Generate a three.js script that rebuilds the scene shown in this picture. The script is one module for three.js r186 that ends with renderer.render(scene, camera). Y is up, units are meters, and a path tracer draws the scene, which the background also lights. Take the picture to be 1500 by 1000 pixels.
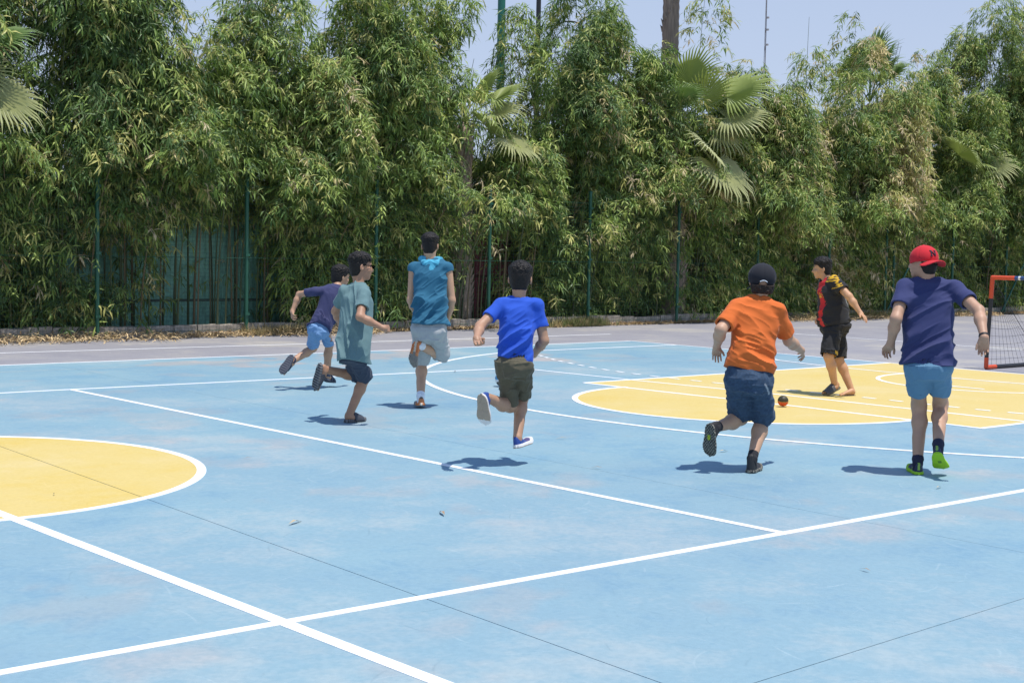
import * as THREE from 'three';
import { mergeGeometries } from 'three/addons/utils/BufferGeometryUtils.js';

// ---------------------------------------------------------------- camera, sky, sun, exposure
// World: x runs along the basketball court (baseline of the far hoop at x = 0), z across it, y up, metres.
const scene = new THREE.Scene();
const camera = new THREE.PerspectiveCamera(2 * Math.atan(500 / 2130.14) * 180 / Math.PI, 1024 / 682, 0.1, 2000);
camera.position.set(-17.062, 1.486, 9.234);
camera.rotation.order = 'YXZ';
camera.rotation.set(THREE.MathUtils.degToRad(-3.655), THREE.MathUtils.degToRad(-41.005), THREE.MathUtils.degToRad(1.109));
const SKY_GAIN = 1.0;
const skyW = 256, skyH = 128, skyData = new Float32Array(skyW * skyH * 4);
for (let j = 0; j < skyH; j++) {
  const el = ((j + 0.5) / skyH - 0.5) * Math.PI, s = Math.max(0, Math.sin(el));
  const k = Math.pow(s, 0.55);
  const c = [0.70 + (0.13 - 0.70) * k, 0.785 + (0.29 - 0.785) * k, 0.90 + (0.68 - 0.90) * k];
  for (let i = 0; i < skyW; i++) { const o = (j * skyW + i) * 4; skyData[o] = c[0] * SKY_GAIN; skyData[o + 1] = c[1] * SKY_GAIN; skyData[o + 2] = c[2] * SKY_GAIN; skyData[o + 3] = 1; }
}
const sky = new THREE.DataTexture(skyData, skyW, skyH, THREE.RGBAFormat, THREE.FloatType);
sky.mapping = THREE.EquirectangularReflectionMapping; sky.magFilter = THREE.LinearFilter; sky.needsUpdate = true;
scene.background = sky; scene.environment = sky;
const SUN = new THREE.Vector3(0.08, 1, 0.25).normalize();
const sun = new THREE.DirectionalLight(new THREE.Color(1, 0.955, 0.89), 4.7);
sun.position.copy(SUN).multiplyScalar(60); sun.target.position.set(-4, 0, -2); sun.position.add(sun.target.position);
sun.castShadow = true; sun.shadow.mapSize.set(4096, 4096);
Object.assign(sun.shadow.camera, { left: -30, right: 30, top: 30, bottom: -30, near: 1, far: 140 });
scene.add(sun, sun.target);
const renderer = new THREE.WebGLRenderer({ antialias: true });
renderer.toneMapping = THREE.LinearToneMapping;
renderer.toneMappingExposure = 1.0;
renderer.shadowMap.enabled = true;

// ---------------------------------------------------------------- helpers
let seed = 12345;
function rnd() { seed = (seed * 1664525 + 1013904223) >>> 0; return seed / 4294967296; }
const rr = (a, b) => a + (b - a) * rnd();
const V = (x, y, z) => new THREE.Vector3(x, y, z);
const clamp = (x, a, b) => x < a ? a : x > b ? b : x;
const sstep = (a, b, x) => { const t = clamp((x - a) / (b - a), 0, 1); return t * t * (3 - 2 * t); };
function h3(x, y, z) { let h = (Math.imul(x, 374761393) + Math.imul(y, 668265263) + Math.imul(z, 2147483647 ^ 0x3ab1)) | 0; h = Math.imul(h ^ (h >>> 13), 1274126177); h ^= h >>> 16; return (h >>> 0) / 4294967296; }
function vnoise(x, y, z) {
  const X = Math.floor(x), Y = Math.floor(y), Z = Math.floor(z); let u = x - X, v = y - Y, w = z - Z;
  u = u * u * (3 - 2 * u); v = v * v * (3 - 2 * v); w = w * w * (3 - 2 * w);
  const a = h3(X, Y, Z) * (1 - u) + h3(X + 1, Y, Z) * u, b = h3(X, Y + 1, Z) * (1 - u) + h3(X + 1, Y + 1, Z) * u;
  const c = h3(X, Y, Z + 1) * (1 - u) + h3(X + 1, Y, Z + 1) * u, d = h3(X, Y + 1, Z + 1) * (1 - u) + h3(X + 1, Y + 1, Z + 1) * u;
  return (a * (1 - v) + b * v) * (1 - w) + (c * (1 - v) + d * v) * w;
}
const used = new Map();
function numbered(n) { const k = used.get(n) || 0; used.set(n, k + 1); return k ? n + '_' + String(k).padStart(3, '0') : n; }
function shade(o) { o.castShadow = true; o.receiveShadow = true; return o; }
function thing(name, label, category, pos = [0, 0, 0], group) {
  const g = new THREE.Group(); g.name = numbered(name); g.position.set(...pos); g.userData = { label, category };
  if (group) g.userData.group = group; scene.add(g); return g;
}
function part(name, geo, mat, parent, label) { const m = shade(new THREE.Mesh(geo, mat)); m.name = name; if (label) m.userData.label = label; parent.add(m); return m; }
function structure(name, geo, mat, label, category) { const m = shade(new THREE.Mesh(geo, mat)); m.name = name; m.userData = { kind: 'structure' }; if (label) m.userData.label = label; if (category) m.userData.category = category; scene.add(m); return m; }
const std = (r, g, b, rough = 0.85, extra = {}) => new THREE.MeshStandardMaterial({ color: new THREE.Color().setRGB(r, g, b), roughness: rough, ...extra });
function box(x0, x1, y0, y1, z0, z1) { const g = new THREE.BoxGeometry(x1 - x0, y1 - y0, z1 - z0); g.translate((x0 + x1) / 2, (y0 + y1) / 2, (z0 + z1) / 2); return g; }
function tube(pts, r, seg = 16, rad = 8) { return new THREE.TubeGeometry(new THREE.CatmullRomCurve3(pts.map((p) => p.isVector3 ? p : V(...p))), seg, r, rad, false); }
function rod(a, b, r, rad = 8) { a = a.isVector3 ? a : V(...a); b = b.isVector3 ? b : V(...b); const d = b.clone().sub(a); const g = new THREE.CylinderGeometry(r, r, d.length(), rad); g.translate(0, d.length() / 2, 0); g.applyQuaternion(new THREE.Quaternion().setFromUnitVectors(V(0, 1, 0), d.clone().normalize())); g.translate(a.x, a.y, a.z); return g; }

// tileable grunge: sums of value noise on a wrapping lattice, each octave of its own size
function tileNoise(N, cells, s) {
  const lat = new Float32Array(cells * cells); for (let i = 0; i < lat.length; i++) lat[i] = h3(i, s, 77);
  const out = new Float32Array(N * N), st = cells / N;
  for (let j = 0; j < N; j++) {
    const y = j * st, Y = Math.floor(y) % cells, Y1 = (Y + 1) % cells; let v = y - Math.floor(y); v = v * v * (3 - 2 * v);
    for (let i = 0; i < N; i++) {
      const x = i * st, X = Math.floor(x) % cells, X1 = (X + 1) % cells; let u = x - Math.floor(x); u = u * u * (3 - 2 * u);
      out[j * N + i] = (lat[Y * cells + X] * (1 - u) + lat[Y * cells + X1] * u) * (1 - v) + (lat[Y1 * cells + X] * (1 - u) + lat[Y1 * cells + X1] * u) * v;
    }
  }
  return out;
}
function mapFrom(N, fn, srgb = true) {
  const d = new Uint8Array(N * N * 4); const c = [0, 0, 0];
  for (let i = 0; i < N * N; i++) { fn(i, c); for (let k = 0; k < 3; k++) { let v = clamp(c[k], 0, 1); if (srgb) v = v <= 0.0031308 ? 12.92 * v : 1.055 * Math.pow(v, 1 / 2.4) - 0.055; d[i * 4 + k] = v * 255; } d[i * 4 + 3] = 255; }
  const t = new THREE.DataTexture(d, N, N, THREE.RGBAFormat); t.wrapS = t.wrapT = THREE.RepeatWrapping; t.magFilter = THREE.LinearFilter; t.minFilter = THREE.LinearMipmapLinearFilter; t.generateMipmaps = true;
  if (srgb) t.colorSpace = THREE.SRGBColorSpace; t.needsUpdate = true; return t;
}
// ---------------------------------------------------------------- ground, court, painted lines
const GN = 2048, g4 = tileNoise(GN, 5, 1), g12 = tileNoise(GN, 17, 2), g40 = tileNoise(GN, 53, 3), g120 = tileNoise(GN, 149, 4), g400 = tileNoise(GN, 420, 5);
// scuffs: short worn strokes of rubber and chalk, scattered over the tile
const scuff = new Float32Array(GN * GN);
for (let k = 0; k < 900; k++) {
  let x = rnd() * GN, y = rnd() * GN, a = rnd() * 6.283; const len = rr(10, 90), curve = rr(-0.02, 0.02), s = rnd() < 0.45 ? rr(0.25, 0.8) : -rr(0.2, 0.6), w = rr(0.6, 2.6);
  for (let t = 0; t < len; t++) {
    x += Math.cos(a); y += Math.sin(a); a += curve; const f = s * Math.sin(Math.PI * t / len) * (0.4 + 0.6 * rnd());
    for (let q = -3; q <= 3; q++) { const fq = Math.max(0, 1 - Math.abs(q) / w); if (!fq) continue; const X = ((Math.round(x - Math.sin(a) * q) % GN) + GN) % GN, Y = ((Math.round(y + Math.cos(a) * q) % GN) + GN) % GN; const o = Y * GN + X; if (Math.abs(f * fq) > Math.abs(scuff[o])) scuff[o] = f * fq; }
  }
}
// trowel-and-roller streaks: long and thin, in two directions
const streak = (() => { const a = tileNoise(GN, 512, 9), o = new Float32Array(GN * GN); for (let j = 0; j < GN; j++) for (let i = 0; i < GN; i++) { const si = ((i >> 4) % GN), v = a[((j * 2) % GN) * GN + ((si * 2) % GN)]; o[j * GN + i] = v; } return o; })();
function courtMap(base, pale, deep, amt) {
  return mapFrom(GN, (i, c) => {
    const big = g4[i] * 0.5 + g12[i] * 0.5, fine = g40[i] * 0.4 + g120[i] * 0.35 + g400[i] * 0.25;
    const p = clamp((big - 0.55) * 1.9 + (fine - 0.5) * 1.1, 0, 1) * amt, d = clamp((0.45 - big) * 1.5 + (0.5 - fine) * 1.0, 0, 1) * amt;
    for (let k = 0; k < 3; k++) {
      let v = base[k] + (pale[k] - base[k]) * p; v += (deep[k] - v) * d;
      const s = scuff[i]; v = s > 0 ? v + (pale[k] * 1.3 - v) * s * 0.8 : v + (deep[k] * 0.45 - v) * -s * 0.6;
      c[k] = v * (0.97 + 0.06 * g400[i]);
    }
  });
}
const tex = (t, s) => { const c = t.clone(); c.repeat.set(1 / s, 1 / s); c.needsUpdate = true; return c; };
const blueTex = tex(courtMap([0.218, 0.346, 0.405], [0.335, 0.405, 0.42], [0.135, 0.275, 0.385], 1.0), 7.3);
const yellowTex = tex(courtMap([0.62, 0.478, 0.165], [0.64, 0.51, 0.235], [0.61, 0.435, 0.085], 0.9), 5.9);
const greyTex = tex(courtMap([0.27, 0.262, 0.278], [0.40, 0.37, 0.32], [0.20, 0.195, 0.225], 1.0), 9.1);
const whiteTex = tex(mapFrom(1024, (i, c) => { const I = (i >> 10) * 2 * GN + (i & 1023) * 2; const w = clamp((g120[I] * 0.5 + g400[I] * 0.5 - 0.70) * 6, 0, 1) * clamp((g12[I] - 0.45) * 4, 0, 1); const v = 0.80 + 0.05 * g40[I]; c[0] = v - w * 0.25; c[1] = v - w * 0.18; c[2] = v * 0.985 - w * 0.08; }), 4.1);
const soilTex = tex(mapFrom(1024, (i, c) => { const I = (i >> 10) * 2 * GN + (i & 1023) * 2; const n = g40[I] * 0.4 + g120[I] * 0.3 + g400[I] * 0.3; c[0] = 0.10 + 0.22 * n; c[1] = 0.075 + 0.155 * n; c[2] = 0.05 + 0.09 * n; }), 3.3);
const bumpTex = tex(mapFrom(1024, (i, c) => { const I = (i >> 10) * 2 * GN + (i & 1023) * 2; c[0] = c[1] = c[2] = g400[I] * 0.6 + g120[I] * 0.4; }, false), 2.1);
const M = {
  blue: new THREE.MeshStandardMaterial({ map: blueTex, roughness: 0.62, bumpMap: bumpTex, bumpScale: 0.0012 }),
  yellow: new THREE.MeshStandardMaterial({ map: yellowTex, roughness: 0.62, bumpMap: bumpTex, bumpScale: 0.0012 }),
  grey: new THREE.MeshStandardMaterial({ map: greyTex, roughness: 0.85, bumpMap: bumpTex, bumpScale: 0.002 }),
  white: new THREE.MeshStandardMaterial({ map: whiteTex, roughness: 0.6 }),
  soil: new THREE.MeshStandardMaterial({ map: soilTex, roughness: 1 }),
  joint: std(0.09, 0.12, 0.15, 1),
};
// a flat sheet from an outline in (x, z), lying at height y; uv in metres
function sheet(outline, y, holes = []) {
  const s = new THREE.Shape(outline.map(([x, z]) => new THREE.Vector2(x, -z)));
  for (const h of holes) s.holes.push(new THREE.Path(h.map(([x, z]) => new THREE.Vector2(x, -z))));
  const g = new THREE.ShapeGeometry(s, 1); g.rotateX(-Math.PI / 2); g.translate(0, y, 0); return g;
}
function coat(outline, y, th) { // a sheet with edges: a layer of paint or concrete of real thickness
  const top = sheet(outline, y).toNonIndexed(), P = [], N = [], T = [], n = outline.length; let area = 0;
  for (let i = 0; i < n; i++) { const a = outline[i], b = outline[(i + 1) % n]; area += a[0] * b[1] - b[0] * a[1]; }
  for (let i = 0; i < n; i++) {
    const a = outline[i], b = outline[(i + 1) % n], dx = b[0] - a[0], dz = b[1] - a[1], l = Math.hypot(dx, dz); if (l < 1e-6) continue; const sg = area > 0 ? 1 : -1, nx = dz / l * sg, nz = -dx / l * sg;
    for (const [p, yy] of sg > 0 ? [[a, y], [b, y], [b, y - th], [a, y], [b, y - th], [a, y - th]] : [[b, y], [a, y], [a, y - th], [b, y], [a, y - th], [b, y - th]]) { P.push(p[0], yy, p[1]); N.push(nx, 0, nz); T.push(p[0], -p[1]); }
  }
  const sd = new THREE.BufferGeometry(); sd.setAttribute('position', new THREE.Float32BufferAttribute(P, 3)); sd.setAttribute('normal', new THREE.Float32BufferAttribute(N, 3)); sd.setAttribute('uv', new THREE.Float32BufferAttribute(T, 2));
  return mergeGeometries([top, sd]);
}
function ribbon(pts, w, y) { // a painted line of even width along a polyline
  const L = [], Rr = [];
  pts.forEach((p, i) => { const a = pts[Math.max(0, i - 1)], b = pts[Math.min(pts.length - 1, i + 1)]; const dx = b[0] - a[0], dz = b[1] - a[1], l = Math.hypot(dx, dz), nx = -dz / l * w / 2, nz = dx / l * w / 2; L.push([p[0] + nx, p[1] + nz]); Rr.push([p[0] - nx, p[1] - nz]); });
  return coat([...L, ...Rr.reverse()], y, 0.003);
}
const arc = (cx, cz, r, a0, a1, n = 48) => Array.from({ length: n + 1 }, (_, i) => { const a = (a0 + (a1 - a0) * i / n) * Math.PI / 180; return [cx + r * Math.cos(a), cz + r * Math.sin(a)]; });

structure('ground', sheet([[-400, 400], [-400, -400], [400, -400], [400, 400]], -0.03), M.soil);
structure('outer_court', sheet([[-60, 40], [-60, -11.32], [60, -11.32], [60, 40]], 0), M.grey);
for (const pts of [[[-40, -9.6], [-9.71, -9.36], [-5.1, -9.18], [1.2, -9.1]], [[4.66, -9.0], [4.66, 12]]]) { const l = structure('court_line', ribbon(pts, 0.055, 0.004), M.white); l.name = numbered('outer_line'); }

// blue court: slabs with open joints over a dark bed
const XB0 = -20, ZF = -7.42, ZN = 7.5;
structure('court_bed', sheet([[XB0 + 0.01, ZN - 0.01], [XB0 + 0.01, ZF + 0.01], [-0.01, ZF + 0.01], [-0.01, ZN - 0.01]], 0.004), M.joint);
const court = new THREE.Group(); court.name = 'blue_court'; court.userData = { kind: 'structure' }; scene.add(court);
const CY = 0.012;
const jx1 = (z) => -13.115 - 0.0565 * z, jx2 = (z) => -10.18 - 0.033 * z, GAP = 0.0024, jz = (x) => 6.045 - 0.045 * (x + 12.3);
const slabs = [
  [[XB0, jz(XB0) - GAP], [XB0, ZF], [jx1(ZF) - GAP, ZF], [jx1(6.07) - GAP, jz(-13.45) - GAP]],
  [[jx1(6.07) + GAP, jz(-13.45) - GAP], [jx1(ZF) + GAP, ZF], [jx2(ZF) - GAP * 0.7, ZF], [jx2(5.95) - GAP * 0.7, jz(-10.4) - GAP]],
  [[jx2(5.95) + GAP * 0.7, jz(-10.4) - GAP], [jx2(ZF) + GAP * 0.7, ZF], [0, ZF], [0, jz(0) - GAP]],
  [[XB0, ZN], [XB0, jz(XB0) + GAP], [0, jz(0) + GAP], [0, ZN]],
];
// wear of the paint: soft drifts of tone, and ragged spots rubbed through to pale concrete, densest by the far sideline
const fbm = (x, z) => 0.5 * vnoise(x, 4, z) + 0.27 * vnoise(x * 2.3, 9, z * 2.3) + 0.15 * vnoise(x * 5.1, 2, z * 5.1) + 0.08 * vnoise(x * 11, 6, z * 11);
const HOT = [[-5.6, -7.0, 1.0], [-4.6, -7.7, 0.9], [-6.3, -6.1, 0.6], [-4.0, -5.6, 0.5], [-8.5, -6.8, 0.7]];
function wear(x, z) {
  let hot = 0; for (const [a, b, r] of HOT) hot = Math.max(hot, 1 - Math.hypot((x - a) * 0.8, z - b) / r / 1.5);
  const w = sstep(0.63, 0.70, fbm(x * 1.5 + 3, z * 1.5) + 0.24 * Math.max(0, hot)) * (hot > 0 ? 0.75 : 0.28), d = fbm(x * 0.7 + 20, z * 0.7) - 0.5, t = 1 + 0.16 * d;
  return [t * (1 + 0.62 * w), t * (1 - 0.03 * w), (1 + 0.08 * d) * (1 - 0.2 * w)];
}
M.blue.vertexColors = true;
function slabGeo([a, b, c, d], y, th) {
  const nu = Math.max(2, Math.round(Math.abs(d[0] - a[0]) / 0.09)), nv = Math.max(2, Math.round(Math.abs(a[1] - b[1]) / 0.09)), P = [], C = [], T = [], N = [], I = [];
  for (let j = 0; j <= nv; j++) for (let i = 0; i <= nu; i++) { const u = i / nu, v = j / nv, x = (a[0] * (1 - u) + d[0] * u) * (1 - v) + (b[0] * (1 - u) + c[0] * u) * v, z = (a[1] * (1 - u) + d[1] * u) * (1 - v) + (b[1] * (1 - u) + c[1] * u) * v; P.push(x, y, z); N.push(0, 1, 0); T.push(x, -z); C.push(...wear(x, z)); if (i < nu && j < nv) { const o = j * (nu + 1) + i; I.push(o, o + 1, o + nu + 2, o, o + nu + 2, o + nu + 1); } }
  const n = P.length / 3; [a, d, c, b].forEach((p, k, l) => { const q = l[(k + 1) % 4]; for (const [s, yy] of [[p, y], [q, y], [q, y - th], [p, y - th]]) { P.push(s[0], yy, s[1]); const dx = q[0] - p[0], dz = q[1] - p[1], m = Math.hypot(dx, dz); N.push(-dz / m, 0, dx / m); T.push(s[0], -s[1]); C.push(1, 1, 1); } const o = n + k * 4; I.push(o, o + 2, o + 1, o, o + 3, o + 2); });
  const g = new THREE.BufferGeometry(); g.setAttribute('position', new THREE.Float32BufferAttribute(P, 3)); g.setAttribute('normal', new THREE.Float32BufferAttribute(N, 3)); g.setAttribute('uv', new THREE.Float32BufferAttribute(T, 2)); g.setAttribute('color', new THREE.Float32BufferAttribute(C, 3)); g.setIndex(I); return g;
}
slabs.forEach((s) => part('slab', slabGeo(s, CY, 0.007), M.blue, court));
const PY = CY + 0.0013, WY = CY + 0.0026; // yellow paint, white paint
// centre circle, split where the joint runs through it; a sunk strip of the same paint lies in the joint
const C0 = [-14, 0];
{
  const cut = (x, z) => x - jx1(z), ring = arc(C0[0], C0[1], 1.765, 0, 360, 180), left = [], right = [];
  for (let i = 0; i < ring.length - 1; i++) {
    const p = ring[i], q = ring[i + 1], cp = cut(...p), cq = cut(...q);
    (cp < 0 ? left : right).push(p);
    if (cp * cq < 0) { const t = cp / (cp - cq), x = p[0] + (q[0] - p[0]) * t, z = p[1] + (q[1] - p[1]) * t; left.push([x - 0.003, z]); right.push([x + 0.003, z]); }
  }
  part('painted_circle', coat(left, PY, 0.001), M.yellow, court); part('painted_circle', coat(right, PY, 0.001), M.yellow, court);
  part('joint_fill', sheet([[jx1(-1.5) - 0.004, -1.5], [jx1(-1.5) + 0.004, -1.5], [jx1(1.53) + 0.004, 1.53], [jx1(1.53) - 0.004, 1.53]], 0.0085), std(0.62, 0.40, 0.05, 0.9), court);
}
const key = [[-5.86, -2.36], [-5.78, 2.46], [0, 2.46], [0, -2.42]];
part('painted_key', coat(key, PY, 0.001), M.yellow, court);
part('painted_circle', sheet([[-5.75, 1.74], ...arc(-5.82, 0, 1.77, 90, 270, 60), [-5.79, -1.74]], PY + 0.0006), M.yellow, court);
let lineY = WY;
const line = (pts, w = 0.055) => { lineY += 0.00012; part('painted_line', ribbon(pts, w, lineY), M.white, court); };
line(arc(C0[0], C0[1], 1.79, 0, 360, 160), 0.06);
line([[-14.05, ZF], [-14.05, ZN]], 0.068);
line([[XB0, ZF], [0, ZF]], 0.05);
line([[0, ZF], [0, ZN]], 0.05);
line([[-17, -4.4], [-10.99, -4.41], [-5.2, -4.27]], 0.055);
line([[-17, 4.43], [-5, 4.47]], 0.058);
line([[-10.97, -4.4], [-10.97, 4.42]], 0.056);
line([[-5.22, -4.27], [-5.2, -3.4], [-5.12, -2], [-4.98, -0.4], [-4.95, 1.2], [-4.93, 4.47]], 0.05);
line([[-5.9, -2.36], [-5.84, -0.8], [-5.76, 0.6], [-5.78, 2.5]], 0.055);
line([[-5.9, -2.38], [0, -2.44]], 0.055); line([[-5.81, 2.47], [0, 2.47]], 0.055);
line(arc(-5.82, 0, 1.79, 90, 270, 60), 0.06);
line([[0, -6.4], [-3.0, -6.4], ...arc(-1.6, 0, 6.67, 253, 107, 90).slice(1, -1), [-3.0, 6.5], [0, 6.5]], 0.06);
line([...arc(-1.55, 0, 1.27, 270, 90, 40)], 0.05);
line([[-1.55, -1.27], [-1.3, -1.27]], 0.05); line([[-1.55, 1.27], [-1.3, 1.27]], 0.05);
line([[0, -4.6], [-0.55, -4.3], [-1.1, -3.5], [-1.32, -2.54], [-1.38, -1.6], [-1.4, -0.56], [-1.33, 0.3], [-1.36, 1.6], [-1.3, 2.6], [-1.0, 3.6], [0, 4.6]], 0.05);
line([[-2.39, -0.45], [-2.39, 0.45]], 0.05);
{ // dashed arc
  const pts = [[-2.2, -7.1], [-3.3, -6.1], [-3.72, -5.41], [-4.0, -4.84], [-4.19, -4.32], [-4.38, -3.73], [-4.51, -3.14], [-4.57, -2.59], [-4.57, -2.05], [-4.55, -1.4], [-4.48, -0.64], [-4.43, 0.3], [-4.42, 1.6], [-4.3, 2.4], [-4.1, 3.4], [-3.7, 4.6], [-3, 6]].map(([x, z]) => V(x, 0, z));
  const c = new THREE.CatmullRomCurve3(pts), L = c.getLength(); lineY += 0.00012;
  for (let s = 0.02; s < L - 0.2; s += 0.325) { const q = []; for (let k = 0; k <= 3; k++) { const p = c.getPointAt(clamp((s + k * 0.05) / L, 0, 1)); q.push([p.x, p.z]); } part('painted_dash', ribbon(q, 0.05, lineY), M.white, court); }
}

part('faded_line', coat([[-11.5, -6.57], [-7.1, -6.52], [-7.1, -6.565], [-11.5, -6.615]], CY + 0.0008, 0.0006), new THREE.MeshStandardMaterial({ map: blueTex, color: new THREE.Color().setRGB(1.35, 1.08, 0.95), roughness: 0.8 }), court);
// ---------------------------------------------------------------- low wall, wire fence, corrugated fences
const noiseMat = (r, g, b, rough, lo, hi, size) => new THREE.MeshStandardMaterial({ roughness: rough, map: tex(mapFrom(512, (i, c) => { const I = (i >> 9) * 4 * GN + (i & 511) * 4; const n = lo + (hi - lo) * (g12[I] * 0.35 + g40[I] * 0.4 + g120[I] * 0.25); c[0] = r * n; c[1] = g * n; c[2] = b * n; }), size) });
M.concrete = noiseMat(0.42, 0.37, 0.31, 0.95, 0.35, 1.35, 1.7);
M.post = std(0.014, 0.095, 0.055, 0.5);
M.wire = std(0.02, 0.075, 0.055, 0.6);
{
  const w = thing('low_wall', 'low weathered concrete block wall along the foot of the bamboo hedge', 'wall', [0, 0, -11.47]);
  let x = -12.2;
  while (x < 26) {
    const l = rr(0.38, 0.44), h = 0.175 + 0.03 * (vnoise(x * 0.7, 3, 1) - 0.5) * 2 + rr(-0.008, 0.008), d = rr(-0.012, 0.012);
    const g = new THREE.BoxGeometry(l - 0.012, h + 0.03, 0.19, 3, 2, 2); const p = g.attributes.position;
    for (let i = 0; i < p.count; i++) { const k = 0.016; p.setXYZ(i, p.getX(i) + (vnoise(p.getX(i) * 30 + x * 9, p.getY(i) * 30, p.getZ(i) * 30) - 0.5) * k, p.getY(i) + (vnoise(p.getX(i) * 30 + x * 9, p.getY(i) * 30 + 40, p.getZ(i) * 30) - 0.5) * k * 1.6, p.getZ(i) + (vnoise(p.getX(i) * 30 + x * 9, p.getY(i) * 30 + 80, p.getZ(i) * 30) - 0.5) * k); }
    const uv = g.attributes.uv; for (let i = 0; i < uv.count; i++) uv.setXY(i, uv.getX(i) * 0.42 + x * 1.3, uv.getY(i) * 0.2 + x);
    g.computeVertexNormals(); g.translate(x + l / 2, h / 2 - 0.015, d); part('block', g, M.concrete, w); x += l;
  }
}
const POSTS = []; for (let i = -2; i < 13; i++) POSTS.push(-7.47 + i * 2.556);
{
  const f = thing('wire_fence', 'green wire mesh fence on slim green posts in front of the bamboo', 'fence', [0, 0, -11.3]);
  for (const x of POSTS) {
    const p = part('post', mergeGeometries([new THREE.CylinderGeometry(0.032, 0.032, 2.6, 12).translate(x, 1.3, 0), new THREE.SphereGeometry(0.036, 12, 8).translate(x, 2.6, 0)]), M.post, f);
    for (const y of [0.35, 1.3, 2.3]) part('clip', box(x - 0.04, x + 0.04, y - 0.02, y + 0.02, 0.028, 0.045), M.post, p);
  }
  for (let i = 0; i + 1 < POSTS.length; i++) {
    const a = POSTS[i] + 0.03, b = POSTS[i + 1] - 0.03, gs = [];
    const step = i < 7 ? 0.062 : 0.125, r = i < 7 ? 0.0014 : 0.002;
    for (let x = a; x <= b; x += step) gs.push(rod([x, 0.06, 0], [x, 2.42, 0], r, 3));
    for (let y = 0.08; y < 2.43; y += step) gs.push(rod([a, y, 0.003], [b, y, 0.003], r, 3));
    part('mesh_panel', mergeGeometries(gs), M.wire, f).userData.kind = 'stuff';
    for (const y of [0.1, 1.25, 2.4]) part('tension_wire', rod([a - 0.03, y, 0.006], [b + 0.03, y, 0.006], 0.0035, 5), M.post, f);
  }
  for (const [x, s] of [[12.64, 1], [17.9, 1]]) part('brace', rod([x, 0.06, 0.03], [x + 1.35 * s, 1.75, 0.03], 0.026, 10), M.post, f);
  part('post', new THREE.CylinderGeometry(0.03, 0.03, 2.2, 12).translate(12.62, 1.1, 0.03), M.post, f);
}
function corrugated(x0, x1, y0, y1, z, mat, parent) { // sheets of trapezoid-wave metal, each a part
  let x = x0; const W = 0.88;
  while (x < x1 - 0.1) {
    const w = Math.min(W, x1 - x), n = Math.round(w / 0.02), g = new THREE.PlaneGeometry(w, y1 - y0, n, 1), p = g.attributes.position;
    const lean = rr(-0.012, 0.012);
    for (let i = 0; i < p.count; i++) { const u = p.getX(i) + w / 2; const q = (u / 0.11) % 1; p.setZ(i, 0.011 * (sstep(0.1, 0.25, q) - sstep(0.6, 0.75, q)) + lean * u); }
    g.computeVertexNormals(); g.translate(x + w / 2, (y0 + y1) / 2, z + rr(0, 0.01));
    const uv = g.attributes.uv; for (let i = 0; i < uv.count; i++) uv.setXY(i, uv.getX(i) * w + x * 1.7, uv.getY(i) * (y1 - y0));
    part('sheet', g, mat, parent); x += w - 0.03;
  }
}
{
  const teal = noiseMat(0.28, 0.60, 0.47, 0.55, 0.55, 1.3, 2.3); teal.side = THREE.DoubleSide;
  const f = thing('corrugated_fence', 'teal corrugated metal fence half hidden behind the bamboo stems', 'fence', [0, 0, -12.75]);
  corrugated(-12.5, -0.3, -0.02, 0.53, 0.012, teal, f); corrugated(-12.5, -0.3, 0.50, 2.2, -0.012, teal, f);
  part('rail', box(-12.5, -0.3, 0.50, 0.54, 0.028, 0.06), std(0.09, 0.13, 0.11, 0.7), f); part('rail', box(-12.5, -0.3, 2.05, 2.10, -0.10, -0.05), std(0.09, 0.13, 0.11, 0.7), f);
  const maroon = noiseMat(0.30, 0.06, 0.085, 0.6, 0.5, 1.3, 2.1); maroon.side = THREE.DoubleSide;
  const m = thing('corrugated_fence', 'maroon corrugated metal fence glimpsed between the bamboo stems', 'fence', [0, 0, -12.8]);
  corrugated(-0.28, 27, -0.02, 2.15, 0, maroon, m); part('rail', box(-0.28, 27, 0.9, 0.95, 0.02, 0.05), std(0.12, 0.03, 0.03, 0.7), m);
}
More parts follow.
